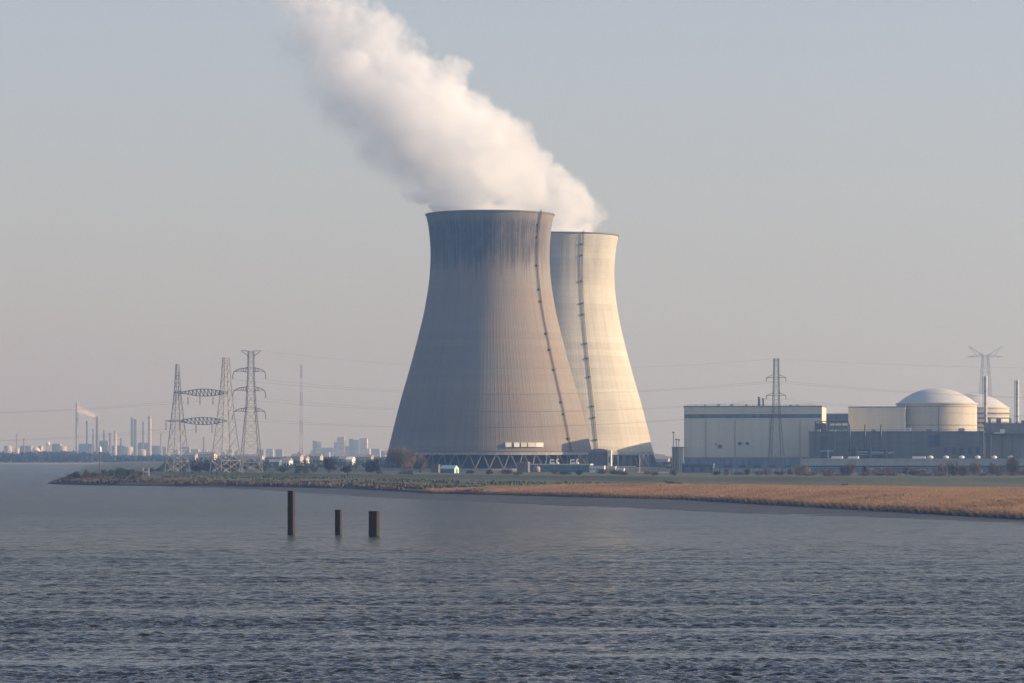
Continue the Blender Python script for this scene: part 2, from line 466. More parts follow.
xs = list(np.concatenate([np.arange(-242, 330, 4.0), np.arange(330, 800, 30.0), [900, 1100, 1400, 1800, 2500]]))
offs = [-3, 0, 2, 5, 9, 15, 25, 40, 60, 80, 110, 140, 180]
lm = MB(); rows = []
for x in xs:
    y0 = shore(x); dk = dyke(x)
    ys = [y0 + o for o in offs if y0 + o < dk - 45]
    n_fill = 8
    while len(ys) < len(offs): ys.append(ys[-1] + (dk - 42 - ys[-1]) / (len(offs) - len(ys) + 1))
    ys += [dk + q for q in (-30, -22, -14, -8, -3, 3, 8, 14, 22, 30, 60, 140, 300, 600, 1200)]
    ys += [5200]
    rows.append([(x, y, ground_z(x, y)) for y in ys])
for r_ in rows: lm.v += r_
m_ = len(rows[0])
for i in range(len(rows) - 1):
    for j in range(m_ - 1):
        lm.f.append((i*m_+j, (i+1)*m_+j, (i+1)*m_+j+1, i*m_+j+1))
bank_ground = lm.build("river_bank", M['grass'], smooth=True)
tag(bank_ground, kind="structure")
bank_ground.data.materials.append(M['bank'])
# the first three strips from the water are bank mud, with the edge shade put into its dark colour
k = 0
for i in range(len(rows) - 1):
    for j in range(m_ - 1):
        if j < 3: bank_ground.data.polygons[k].material_index = 1
        k += 1
# left flank of the headland, to the far shore
fm = MB(); fr_ = []
for y in [1710, 1760, 1850, 2000, 2200, 2600, 3000, 3600, 4300, 5200]:
    x0 = left_edge(y)
    fr_.append([(x0 - 3, y, -0.4), (x0 + 6, y, 0.7), (x0 + 20, y, 2.0), (x0 + 45, y, 3.6), (max(x0 + 46, -241.0) if y > 1710 else -190, y, 3.7)])
for r_ in fr_: fm.v += r_
for i in range(len(fr_) - 1):
    for j in range(4): fm.f.append((i*5+j, i*5+j+1, (i+1)*5+j+1, (i+1)*5+j))
tag(fm.build("headland_ground", M['grass'], smooth=True), kind="structure")

# mudflat between the reeds and the water
mx = [-150, -128, -100, -61, -27, 44, 113, 165, 250, 415, 800]
my = [1512, 1478, 1380, 1200, 1098, 884, 728, 560, 375, 225, 130]
mm = MB(); mr = []
for x in np.arange(-150, 801, 3.0):
    y1 = shore(x) + 4
    y0 = float(np.interp(x, mx, my)) + 9 * mnoise.noise(Vector((x * 0.02, 3.1, 0))) + 4 * mnoise.noise(Vector((x * 0.09, 7.1, 0)))
    y0 = min(y0, y1 - 2)
    mr.append([(x, y0 - 22, -0.9)] + [(x, y0 + (y1 - y0) * t, -0.02 + 0.32 * t ** 0.8 + 0.03 * math.sin(x * 0.13 + t * 9)) for t in (0, .12, .3, .5, .7, .85, 1)])
for r_ in mr: mm.v += r_
for i in range(len(mr) - 1):
    for j in range(7): mm.f.append((i*8+j, (i+1)*8+j, (i+1)*8+j+1, i*8+j+1))
M['mud'].node_tree.nodes["Principled BSDF"].inputs["Specular IOR Level"].default_value = 0.18
tag(mm.build("mudflat", M['mud'], smooth=True), kind="structure")

# the far shore
fs = MB()
fs.add([(-9000,5030,-0.3),(9000,5030,-0.3),(9000,5050,1.6),(-9000,5050,1.6),(9000,13500,6),(-9000,13500,6)], [(0,1,2,3),(3,2,4,5)])
tag(fs.build("far_shore", M['far_land']), kind="structure")

# ------------------------------------------------------------------ reeds (stuff)
def reed_mat():
    m, N, L, P = new_mat('dry_reeds')
    tc = N.new("ShaderNodeTexCoord")
    n1 = noise_node(N, L, tc.outputs["Object"], 0.035, 6, 0.6)
    n2 = noise_node(N, L, tc.outputs["Object"], 0.8, 3, 0.6)
    f = math_node(N, L, 'ADD', math_node(N, L, 'MULTIPLY', n1, 0.7), math_node(N, L, 'MULTIPLY', n2, 0.3))
    cr = N.new("ShaderNodeValToRGB"); e = cr.color_ramp.elements
    e[0].position, e[0].color = 0.34, (0.23, 0.145, 0.085, 1)
    e[1].position, e[1].color = 0.66, (0.42, 0.275, 0.165, 1)
    L.new(f, cr.inputs[0]); L.new(cr.outputs[0], P.inputs["Base Color"])
    P.inputs["Roughness"].default_value = 0.85
    tr = N.new("ShaderNodeBsdfTranslucent"); L.new(cr.outputs[0], tr.inputs["Color"])
    mx_ = N.new("ShaderNodeMixShader"); mx_.inputs[0].default_value = 0.42
    L.new(P.outputs[0], mx_.inputs[1]); L.new(tr.outputs[0], mx_.inputs[2])
    L.new(mx_.outputs[0], [n for n in N if n.type == 'OUTPUT_MATERIAL'][0].inputs["Surface"])
    return m
M['reed'] = reed_mat()
def reed_back(x): return float(np.interp(x, [-34, -10, 55, 122, 200, 400, 700], [1272, 1262, 1225, 1140, 1080, 880, 700]))
rng = np.random.default_rng(3)
V = []
for x in np.arange(-33, 330, 1.2):
    a = shore(x) + 1.2 + 1.6 * mnoise.noise(Vector((x * 0.12, 0, 5)))
    b = reed_back(x) + 8 * mnoise.noise(Vector((x * 0.05, 9, 5)))
    if b - a < 3: continue
    dens = 12.0 if x < 150 else 1.2
    n = int(1.2 * (b - a) * dens)
    t = np.sort(rng.random(n)); y = a + (b - a) * t
    ys_ = np.linspace(a, b, 24)
    gz = np.interp(y, ys_, [ground_z(x, q) for q in ys_])
    # patches where the reeds stand taller, and worn gaps
    patch = np.interp(y, ys_, [mnoise.noise(Vector((x*0.03, q*0.018, 2.2))) + 0.5*mnoise.noise(Vector((x*0.14, q*0.09, 4.2))) for q in ys_])
    keep = ~((patch < -0.5) & (rng.random(n) < 0.7))
    y, gz, patch = y[keep], gz[keep], patch[keep]; n = len(y)
    if n == 0: continue
    xx = x + rng.uniform(-0.7, 0.7, n)
    hg = (0.95 + 0.45 * patch + rng.uniform(-0.25, 0.25, n)) * np.interp(y - a, [0, 3, 12], [0.6, 0.85, 1.0])
    w = rng.uniform(0.04, 0.10, n) * (1 if x < 150 else 2); th = rng.uniform(0, math.pi, n)
    lean = rng.normal(-0.12, 0.18, n); ly = rng.normal(0, 0.18, n)
    ca, sa = np.cos(th) * w, np.sin(th) * w
    q = np.stack([np.stack([xx - ca, y - sa, gz - 0.1], 1), np.stack([xx + ca, y + sa, gz - 0.1], 1),
                  np.stack([xx + 0.5*ca + lean, y + 0.5*sa + ly, gz + hg], 1), np.stack([xx - 0.4*ca + lean, y - 0.4*sa + ly, gz + hg*0.94], 1)], 1)
    V.append(q)
V = np.concatenate(V).reshape(-1, 3)
rme = bpy.data.meshes.new("reed_bed")
nq = len(V) // 4
rme.vertices.add(len(V)); rme.vertices.foreach_set("co", V.astype(np.float32).ravel())
rme.loops.add(nq*4); rme.loops.foreach_set("vertex_index", np.arange(nq*4, dtype=np.int32))
rme.polygons.add(nq); rme.polygons.foreach_set("loop_start", np.arange(0, nq*4, 4, dtype=np.int32)); rme.polygons.foreach_set("loop_total", np.full(nq, 4, dtype=np.int32))
rme.update(calc_edges=True); rme.materials.append(M['reed'])
reeds = bpy.data.objects.new("reed_bed", rme); col.objects.link(reeds)
tag(reeds, "golden dry reed bed along the muddy river edge", "reeds", kind="stuff")

# ------------------------------------------------------------------ bushes and bare trees
def leaf_cloud(mb, cx, cy, cz, rx, ry, rz, n, size, rg, flat=0.0):
    for _ in range(n):
        while True:
            p = Vector((rg.uniform(-1,1), rg.uniform(-1,1), rg.uniform(-1,1)))
            if p.length <= 1: break
        if p.length < 0.35 and rg.random() < 0.5: continue
        c = Vector((cx + p.x*rx, cy + p.y*ry, cz + p.z*rz))
        u = Vector((rg.uniform(-1,1), rg.uniform(-1,1), rg.uniform(-1,1))).normalized()
        w = u.cross(Vector((rg.uniform(-1,1), rg.uniform(-1,1), rg.uniform(-1,1)))).normalized()
        s = size * rg.uniform(0.5, 1.3)
        mb.add([c - u*s, c + w*s*0.45, c + u*s, c - w*s*0.45], [(0,1,2,3)])

def bush(px, D, wpx, hpx, label, name='shrub', cat='shrub', mat='twig', base_z=None, group=None, dense=1.0, twiggy=False, seed=0):
    """one shrub or tree: bare stems forking upward and a loose crown of clumps"""
    rg = random.Random(int(px * 13 + D + seed))
    s = D / FPX; w = wpx * s; h = hpx * s
    X = PX(px, D); z = ground_z(X, D) if base_z is None else base_z
    t = thing(name, label, cat, (X, D, z), rg.uniform(0, 6), group)
    st = MB()
    n_st = 5 if h < 9 else 7
    tips = []
    for k_ in range(n_st):
        a = 2*math.pi*k_/n_st + rg.uniform(-0.4, 0.4)
        r0, r1 = w*0.04, w*0.34*rg.uniform(0.6, 1.1)
        p0 = Vector((r0*math.cos(a), r0*math.sin(a), -0.3)); p1 = Vector((r1*math.cos(a)*0.6, r1*math.sin(a)*0.6, h*0.45)); p2 = Vector((r1*math.cos(a), r1*math.sin(a), h*rg.uniform(0.75, 1.0)))
        st.bar(p0, p1, 0.05*h**0.5*1.4, 5, 0.04*h**0.5); st.bar(p1, p2, 0.04*h**0.5, 5, 0.05)
        tips.append(p2)
        for q in range(3):
            b0 = p0.lerp(p1, rg.uniform(0.5, 1)); b1 = b0 + Vector((rg.uniform(-1,1)*w*0.22, rg.uniform(-1,1)*w*0.22, h*rg.uniform(0.2, 0.42)))
            st.bar(b0, b1, 0.09, 4, 0.04); tips.append(b1)
    st.build('trunk' if name.endswith('tree') else 'stems', M['bark'], t)
    cr = MB()
    low = 0.22 if name.endswith('tree') else 0.05
    lobes = []
    for k_ in range(rg.randint(5, 8)):
        a = rg.uniform(0, 6.283); q = w * 0.34 * rg.random() ** 0.5
        lobes.append((q*math.cos(a), q*math.sin(a), rg.uniform(0.55, 1.0), w * rg.uniform(0.10, 0.17)))
    lobes.append((rg.uniform(-.1, .1)*w, rg.uniform(-.1, .1)*w, 1.0, w*0.15))
    for lx_, ly_, lh, lr in lobes:
        for q in range(3):
            leaf_cloud(cr, lx_ + rg.gauss(0, lr*0.5), ly_ + rg.gauss(0, lr*0.5), h*lh*rg.uniform(low + 0.15, 0.86), lr*rg.uniform(0.7, 1.1), lr, h*rg.uniform(0.08, 0.17), int(70*dense*max(0.5, min(2.2, w*h/50))), 0.55*s, rg)
    if twiggy:
        for q in range(int(190 * max(0.6, min(3.0, w*h/45)))):
            lx_, ly_, lh, lr = rg.choice(lobes)
            zb = h*lh*rg.uniform(low, 0.62)
            b0 = Vector((lx_*0.7 + rg.gauss(0, lr*0.8), ly_*0.7 + rg.gauss(0, lr*0.8), zb))
            b1 = Vector((b0.x + lx_*0.2 + rg.gauss(0, lr*0.55), b0.y + ly_*0.2 + rg.gauss(0, lr*0.55), min(h*lh*rg.uniform(0.82, 1.06), zb + h*rg.uniform(0.2, 0.5))))
            cr.bar(b0, b1, 0.17, 3, 0.05)
        for tp in tips:
            for q in range(14):
                b0 = tp*rg.uniform(0.55, 1.0); b1 = b0 + Vector((rg.uniform(-1,1)*w*0.10, rg.uniform(-1,1)*w*0.10, h*rg.uniform(0.04, 0.16)))
                cr.bar(b0, b1, 0.10, 3, 0.03)
    cr.build('crown', M[mat], t)
    return t

# ------------------------------------------------------------------ cooling towers
TOWER_PROF = [(453.2,102.6),(445,100.6),(424,95.4),(402,89.8),(381,83.8),(360,77.9),(338,72.2),(317,67.0),(300,63.8),(285,61.4),(270,60.0),(255,59.5),(240,60.2),(225,61.9),(214.8,64.2)]
pz = [PZ(y, 2200) - 4.0 for y, _ in TOWER_PROF]; pr = [w * 2200 / FPX for _, w in TOWER_PROF]
# smooth spline through the measured radii
def spline(zq):
    n = len(pz)
    i = max(0, min(n - 2, next((k for k in range(n - 1) if zq <= pz[k+1]), n - 2)))
    h = pz[i+1] - pz[i]; t = (zq - pz[i]) / h
    def slope(k):
        a, b = max(0, k-1), min(n-1, k+1)
        return (pr[b] - pr[a]) / (pz[b] - pz[a])
    m0, m1 = slope(i) * h, slope(i+1) * h
    return ((2*t**3-3*t*t+1)*pr[i] + (t**3-2*t*t+t)*m0 + (-2*t**3+3*t*t)*pr[i+1] + (t**3-t*t)*m1)
Z0, Z1 = pz[0], pz[-1]

def cooling_tower(name, label, loc, mat, ladder_deg, sun_patches=False):
    t = thing(name, label, 'cooling tower', loc)
    prof = [(spline(Z0 + (Z1 - Z0) * k / 70), Z0 + (Z1 - Z0) * k / 70) for k in range(71)]
    inner = [(r - 0.55 - 0.5 * (1 - (z - Z0) / (Z1 - Z0)), z) for r, z in prof]
    sh = MB().lathe(prof + inner[::-1], 200, closed=True).build('shell', mat, t, smooth=True)
    rt = prof[-1][0]
    MB().lathe([(rt + 0.02, Z1 - 0.8), (rt + 0.4, Z1 - 0.6), (rt + 0.4, Z1 + 0.3), (rt - 1.1, Z1 + 0.3), (rt - 1.1, Z1 - 0.8)], 200).build('rim', M['concrete_dark'], sh)
    rb_ = prof[0][0]
    MB().lathe([(rb_ + 0.5, Z0 - 1.1), (rb_ + 0.5, Z0 + 0.5), (rb_ - 1.6, Z0 + 0.5), (rb_ - 1.6, Z0 - 1.1)], 200, closed=True).build('lintel', M['concrete'], t)
    MB().lathe([(rb_ + 5.2, 0), (rb_ + 5.2, 1.8), (rb_ + 4.5, 1.8), (rb_ + 4.5, 0)], 160).build('basin_wall', M['concrete'], t)
    MB().lathe([(rb_ - 9, 0.0), (rb_ - 11, Z0 - 0.5), (0.01, Z0 - 0.5)], 120).build('fill_deck', M['fill'], t)
    # 48 pairs of raking legs carry the shell
    n = 48
    for sgn in (-1, 1):
        da = math.pi / n * sgn
        c = MB().bar(((rb_ + 3.6) * math.cos(-da*0.12), (rb_ + 3.6) * math.sin(-da*0.12), 0.0), ((rb_ - 0.5) * math.cos(da*0.88), (rb_ - 0.5) * math.sin(da*0.88), Z0 - 1.0), 0.8, 8)
        first = c.build('column', M['concrete_dark'], t)
        for k in range(1, n):
            o = first.copy(); col.objects.link(o); o.parent = t; o.rotation_euler = (0, 0, 2*math.pi*k/n)
    # caged ladder down a meridian with landings
    a = R(ladder_deg); dirv = Vector((math.sin(a), -math.cos(a), 0)); tanv = Vector((math.cos(a), math.sin(a), 0))
    ld = MB(); pts = []
    for k in range(61):
        z = Z0 + 1 + (Z1 - Z0 + 0.5) * k / 60
        pts.append(dirv * (spline(min(z, Z1)) + 0.75) + Vector((0,0,z)))
    for off in (-0.5, 0.5): ld.path([p + tanv*off for p in pts], 0.4)
    for p, q in zip(pts, pts[1:]):
        for u in (0.0, 0.33, 0.66):
            b = p.lerp(q, u); ld.bar(b - tanv*0.5, b + tanv*0.5, 0.15)
            ld.bar(b + dirv*0.5 - tanv*0.5, b + dirv*0.5 + tanv*0.5, 0.15)
    lo = ld.build('ladder', M['ladder'], t)
    n_p = 11
    for k in range(n_p):
        p = pts[min(59, int((k + 0.6 + 0.28 * math.sin(2.3 * k)) * 60 / n_p))]
        MB().add([p + tanv*sx + dirv*sy + Vector((0,0,sz)) for sz in (0, 1.1) for sx, sy in ((-1.25,-0.7),(0.6,-0.7),(0.6,0.45),(-1.25,0.45))],
                 [(0,3,2,1),(4,5,6,7),(0,1,5,4),(1,2,6,5),(2,3,7,6),(3,0,4,7)]).build('landing', M['ladder'], lo)
    if sun_patches:  # pale plates added to imitate patches of sunlight on the shell
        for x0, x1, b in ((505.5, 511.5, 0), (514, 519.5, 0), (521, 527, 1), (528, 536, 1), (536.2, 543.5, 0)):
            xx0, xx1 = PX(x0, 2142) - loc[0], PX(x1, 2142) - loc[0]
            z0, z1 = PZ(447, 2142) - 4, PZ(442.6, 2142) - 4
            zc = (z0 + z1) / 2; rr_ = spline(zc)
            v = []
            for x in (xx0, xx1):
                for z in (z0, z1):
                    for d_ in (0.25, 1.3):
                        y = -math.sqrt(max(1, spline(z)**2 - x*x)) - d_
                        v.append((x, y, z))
            MB().add(v, [(0,1,3,2),(4,6,7,5),(0,4,5,1),(2,3,7,6),(1,5,7,3),(0,2,6,4)]).build('panel_or_sun_patch', M['cream'] if b else M['white'], t)
    return t

TA = (PX(490, 2200), 2200.0, 4.0)
TB = (PX(560, 2412), 2412.0, 4.0)
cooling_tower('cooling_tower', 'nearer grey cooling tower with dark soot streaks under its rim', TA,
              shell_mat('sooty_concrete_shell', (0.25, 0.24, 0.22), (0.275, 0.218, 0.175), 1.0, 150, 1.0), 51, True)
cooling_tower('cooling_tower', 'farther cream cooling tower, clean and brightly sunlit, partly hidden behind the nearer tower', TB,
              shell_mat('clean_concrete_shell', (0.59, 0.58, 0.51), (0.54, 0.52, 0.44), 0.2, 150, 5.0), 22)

# ------------------------------------------------------------------ plant buildings
TH = 9.0
CT, ST = math.cos(R(TH)), math.sin(R(TH))
def block(name, label, cat, px0, px1, D, ytop, depth, zb=4.0, group=None):
    """a building root at its front corner: local x runs along the front, y goes back"""
    X0 = PX(px0, D); k1 = (px1 - 512) / FPX
    Lf = (k1 * D - X0) / (CT + k1 * ST)
    t = thing(name, label, cat, (X0, D, zb), R(-TH), group)
    return t, Lf, PZ(ytop, D) - zb
def lx(px, px0, D):        # local x along a front that starts at px0
    X0 = PX(px0, D); k1 = (px - 512) / FPX
    return (k1 * D - X0) / (CT + k1 * ST)
def lz(py, D, zb=4.0): return PZ(py, D) - zb

def shed(t, Lf, h, depth, wall, roof, over=0.3):
    w = MB().box(0, Lf, 0, depth, -1, h).build('wall', wall, t)
    r = MB().box(-over, Lf + over, -over, depth + over, h + 0.003, h + 0.7).build('roof', roof, t)
    return w, r

# turbine hall
D = 2150
t, Lf, h = block('turbine_hall', 'long windowless grey hall with a dark window band, behind the small lattice pylon', 'industrial hall', 684, 822, D, 407, 40)
w_, r_ = shed(t, Lf, h, 42, M['hall'], M['hall_mid'], 0.35)
MB().box(0.5, Lf - 0.5, -0.25, -0.002, lz(418, D), lz(414.3, D)).build('window_band', M['hall_band'], w_)
MB().box(0.1, Lf - 0.1, -0.35, -0.002, lz(459.0, D), lz(457.4, D)).build('base_band', M['blue_dark'], w_)
for px, py, s_ in ((720, 446.5, 1.3), (740, 443.6, 1.1), (747.5, 443.6, 1.1), (716, 444, 0.5)):
    x = lx(px, 684, D)
    MB().box(x - s_, x + s_, -0.6, -0.002, lz(py, D) - s_*0.8, lz(py, D) + s_*0.8).build('vent', M['hall_band'], w_)
# roof gear
for px, hh in ((757.5, 6.0), (762, 5.2)):
    x = lx(px, 684, D); MB().cyl(x, 12, h + 0.5, h + hh, 0.8, 12).cyl(x, 12, h + hh, h + hh + 0.5, 1.1, 12).build('roof_vent', M['hall_mid'], r_)
# drain pipes
for px in (706, 735, 770, 800): x = lx(px, 684, D); MB().bar((x, -0.3, 0), (x, -0.3, h - 8.5), 0.3, 6).build('drain_pipe', M['hall_mid'], w_)

t, Lf, h = block('machine_hall', 'grey machine hall mostly hidden behind the long turbine hall', 'industrial hall', 730, 850, 2355, 415.5, 70)
shed(t, Lf, h, 75, M['hall'], M['hall_mid'])

D = 2140
t, Lf, h = block('pump_annex', 'small pale grey annex with thin vent pipes beside the turbine hall', 'annex', 672, 683.4, D, 448, 14)
w_, r_ = shed(t, Lf, h, 14, M['pale_roof'], M['hall_mid'], 0.15)
for px, py in ((673.6, 433), (676.4, 440), (679, 440.5)):
    x = lx(px, 672, D); MB().bar((x, -0.8, -1), (x, -0.8, lz(py, D)), 0.55, 8).box(x - 0.7, x + 0.7, -1.2, -0.4, lz(py, D), lz(py, D) + 0.8).build('vent_pipe', M['galv_dark'], t)

D = 2112
t, Lf, h = block('louvred_annex', 'low blue grey louvred annex along the foot of the turbine hall', 'annex', 684.5, 800, D, 458.6, 18)
shed(t, Lf, h, 16, M['blue_louvre'], M['hall_mid'], 0.2)
for k in range(7): MB().box(Lf*(0.08+0.13*k), Lf*(0.08+0.13*k)+4.5, -0.25, -0.002, 0.5, h*0.5).build('shutter', M['blue_dark'], t)

D = 1990
t, Lf, h = block('store_shed', 'dark blue flat roofed shed at the corner below the turbine hall', 'shed', 682, 713, D, 464.8, 12)
shed(t, Lf, h, 10, M['blue_dark'], M['hall_dark'], 0.2)
for k in range(3): MB().box(Lf*(0.1+0.3*k), Lf*(0.1+0.3*k)+3.4, -0.2, -0.002, 0.2, h*0.7).build('door', M['hall_band'], t)

D = 1900
t, Lf, h = block('perimeter_wall', 'pale green panelled wall below the turbine hall behind the dyke', 'wall', 714, 806, D, 468.3, 1)
MB().box(0, Lf, 0, 0.4, -1, h).build('panel_or_sun_patch', M['pale_wall'], t)
MB().box(0, Lf, -0.15, 0.55, h + 0.003, h + 0.3).build('coping', M['hall_mid'], t)
for k in range(17): MB().box(Lf*k/16 - 0.25, Lf*k/16 + 0.25, -0.3, -0.002, -1, h - 0.01).build('post', M['hall_mid'], t)

D = 2260
t, Lf, h = block('link_block', 'pale grey block in the gap between the turbine hall and reactor', 'industrial block', 820, 852, D, 414.5, 40)
shed(t, Lf, h, 30, M['hall_mid'], M['pale_roof'])

D = 2118
t, Lf, h = block('pipe_rack', 'steel pipe rack with a pale pipe above the dark hall roof', 'pipe rack', 815, 848, D, 421.5, 8, zb=lz(433, 2118) + 4)
for k in range(6):
    for y in (0.5, 6):
        MB().bar((Lf*k/5, y, -3), (Lf*k/5, y, h), 0.6).build('post', M['galv_dark'], t)
MB().bar((0, 0.5, h), (Lf, 0.5, h), 0.7).bar((0, 6, h), (Lf, 6, h), 0.7).bar((0, 0.5, h*0.45), (Lf, 0.5, h*0.45), 0.5).build('beam', M['galv_dark'], t)
MB().bar((Lf*0.45, 3, h*0.72), (Lf, 3, h*0.72), 1.3, 12).build('pipe', M['white'], t)
MB().bar((0, 2, h*0.2), (Lf, 2, h*0.2), 1.2, 12).build('pipe', M['galv'], t)
MB().box(0.5, Lf*0.34, 1, 5, -1, h*0.86).build('cabinet', M['brown_wall'], t)

D = 2100
t, Lf, h = block('auxiliary_hall', 'long dark slate hall with pipes on its front, below the large dome', 'industrial hall', 809, 983.5, D, 432.4, 30)
w_, r_ = shed(t, Lf, h, 30, M['hall_dark'], M['hall_dark'], 0.25)
for px in (850, 865.2, 881): x = lx(px, 809, D); MB().bar((x, -1.0, 4), (x, -1.0, lz(424.5, D)), 1.0, 10).build('pipe', M['galv_dark'], w_)
MB().bar((lx(848, 809, D), -1.2, lz(449, D)), (lx(892, 809, D), -1.2, lz(450, D)), 1.0, 10).build('pipe', M['galv_dark'], w_)
MB().bar((lx(855, 809, D), -2.2, lz(452, D)), (lx(894, 809, D), -2.2, lz(452.5, D)), 0.8, 10).build('pipe', M['galv_light'], w_)
for px, py in ((856, 447), (870, 447.5), (886, 449)): x = lx(px, 809, D); MB().cyl(x, -2.4, 3, lz(py, D), 1.2, 12).build('valve', M['galv_dark'], w_)
MB().box(lx(929, 809, D), lx(940, 809, D), -1.4, -0.002, lz(446, D), lz(435, D)).build('duct', M['blue_dark'], w_)
MB().box(lx(821, 809, D), lx(824, 809, D), -1.0, -0.002, 0, lz(436, D)).build('stair_tower', M['blue_dark'], w_)
MB().box(lx(833, 809, D), lx(835, 809, D), -1.0, -0.002, 0, lz(434, D)).build('stair_tower', M['hall_band'], w_)

D = 2096
t, Lf, h = block('workshop_hall', 'mid grey hall carrying the two steel chimneys, next to the dark hall', 'industrial hall', 983.8, 1075, D, 424.3, 30)
w_, r_ = shed(t, Lf, h, 26, M['hall_mid'], M['hall_mid'], 0.2)
MB().box(0.2, 1.1, -0.5, -0.002, 0, h - 4).build('corner_trim', M['galv_light'], w_)
MB().box(lx(1000, 983.8, D), lx(1005, 983.8, D), -3, -0.5, lz(432.5, D), lz(429, D)).box(lx(994, 983.8, D), lx(1004, 983.8, D), -3.2, -0.6, lz(433.5, D), lz(432.4, D)).build('roof_unit', M['white'], w_)
MB().box(0, Lf, -4.5, -0.5, lz(434.2, D), lz(433.6, D)).build('walkway', M['galv_dark'], w_)

D = 2178
t, Lf, h = block('fuel_building', 'tall plain grey block joined to the large domed reactor', 'industrial block', 848.3, 905, D, 407.6, 26)
shed(t, Lf, h, 26, M['hall'], M['hall_mid'], 0.2)

def reactor(label, px, D, group, striped):
    t = thing('reactor_building', label, 'reactor', (PX(px, D), D, 4.0), 0, group)
    Rr = 26.2; zc = PZ(404.6, 2200) - 4; zd = PZ(388.2, 2200) - 4
    w = MB().lathe([(Rr, -1), (Rr, zc)], 96).build('wall', M['reactor'], t, smooth=True)
    if striped:
        for k in range(5): MB().lathe([(Rr + 0.02, zc - 3 - 3.3*k), (Rr + 0.5, zc - 3 - 3.3*k), (Rr + 0.5, zc - 3.9 - 3.3*k), (Rr + 0.02, zc - 3.9 - 3.3*k)], 96).build('gallery', M['galv_dark'], w)
    else:
        for z in (zc - 1.4, lz(425, 2200)): MB().lathe([(Rr + 0.01, z), (Rr + 0.12, z), (Rr + 0.12, z - 0.45), (Rr + 0.01, z - 0.45)], 96).build('joint', M['seam'], w)
        for sx in (-2.0, -22.0):
            y = -math.sqrt(Rr**2 - sx**2)
            MB().box(sx - 0.35, sx + 0.35, y - 0.35, y + 0.3, 0, zc - 2).build('cable_duct', M['seam'], w)
    MB().lathe([(Rr, zc + 0.003), (Rr + 0.6, zc + 0.003), (Rr + 0.6, zc + 0.9), (Rr - 0.8, zc + 0.9)], 96).build('ring_beam', M['reactor'], t)
    hgt = zd - zc - 0.9; Rd = Rr - 0.7
    rs = (Rd*Rd + hgt*hgt) / (2*hgt)
    amax = math.asin(min(1, Rd / rs))
    MB().lathe([(max(0.01, rs*math.sin(amax*(1 - k/20))), zc + 0.9 + rs*math.cos(amax*(1-k/20)) - (rs - hgt)) for k in range(21)], 96).build('dome', M['dome'], t, smooth=True)
    return t
reactor('large cream domed reactor building rising behind the dark slate hall', 936.7, 2200, None, False)
reactor('farther domed reactor with ringed walls, partly hidden behind the larger dome', 972, 2400, None, True)

def chimney(label, px, D, ytop, wpx, ybase):
    z0 = PZ(ybase, D)
    t = thing('steel_chimney', label, 'chimney', (PX(px, D), D, z0 - 0.5))
    h = PZ(ytop, D) - z0 + 0.5; r = wpx * D / FPX / 2
    MB().lathe([(r, 0), (r, h), (r*0.72, h), (r*0.72, h - 4)], 24).build('shaft', M['galv_light'], t, smooth=False)
    for k in range(4): MB().lathe([(r, h*(0.18+0.25*k)), (r*1.18, h*(0.18+0.25*k)), (r*1.18, h*(0.18+0.25*k)+0.7), (r, h*(0.18+0.25*k)+0.7)], 24).build('collar', M['galv'], t)
    l = MB()
    for k in range(30): l.bar((-r - 0.7, -0.4, h*k/30), (-r - 0.7, 0.4, h*k/30), 0.15)
    l.bar((-r - 0.7, -0.4, 0), (-r - 0.7, -0.4, h), 0.25).bar((-r - 0.7, 0.4, 0), (-r - 0.7, 0.4, h), 0.25).build('ladder', M['galv_dark'], t)
    MB().lathe([(r, 0), (r*1.6, 0), (r*1.6, 1.6), (r, 1.6)], 24).build('base', M['galv_dark'], t)
    return t
chimney('slim steel chimney in front of the farther striped reactor', 985.7, 2106, 376.3, 3.2, 424.3)
chimney('slim steel chimney standing clear at the far end of the grey hall roof', 1017.3, 2106, 380.2, 3.5, 424.3)

D = 1960
t, Lf, h = block('low_hall', 'long low pale building with a row of white roof vents behind bare bushes', 'industrial building', 800.5, 1090, D, 459.8, 24)
w_, r_ = shed(t, Lf, h, 22, M['pale_roof'], M['pale_roof'], 0.5)
MB().box(0.2, Lf - 0.2, -0.3, -0.002, h*0.44, h*0.56).build('gutter', M['blue_dark'], w_)
MB().box(0.2, Lf - 0.2, -0.12, -0.002, 0.2, h*0.42).build('plinth', M['blue_louvre'], w_)
for px in (930.2, 945.8, 961.5, 977.5, 994, 1010.4):
    x = lx(px, 800.5, D)
    v = MB().lathe([(1.05, h + 0.6), (1.05, h + 1.0), (1.75, h + 1.1), (1.5, h + 1.9), (0.8, h + 2.35), (0.01, h + 2.5)], 20, x, 4)
    v.build('roof_vent', M['white'], r_, smooth=True)
for px0, px1 in ((831, 842), (848, 858), (912, 925)):
    MB().box(lx(px0, 800.5, D), lx(px1, 800.5, D), 3, 9, h + 0.72, h + 2.0).build('skylight', M['white'], r_)
MB().box(lx(945, 800.5, D), lx(1012, 800.5, D), 6, 12, h + 0.72, h + 1.4).build('duct', M['galv_dark'], r_)

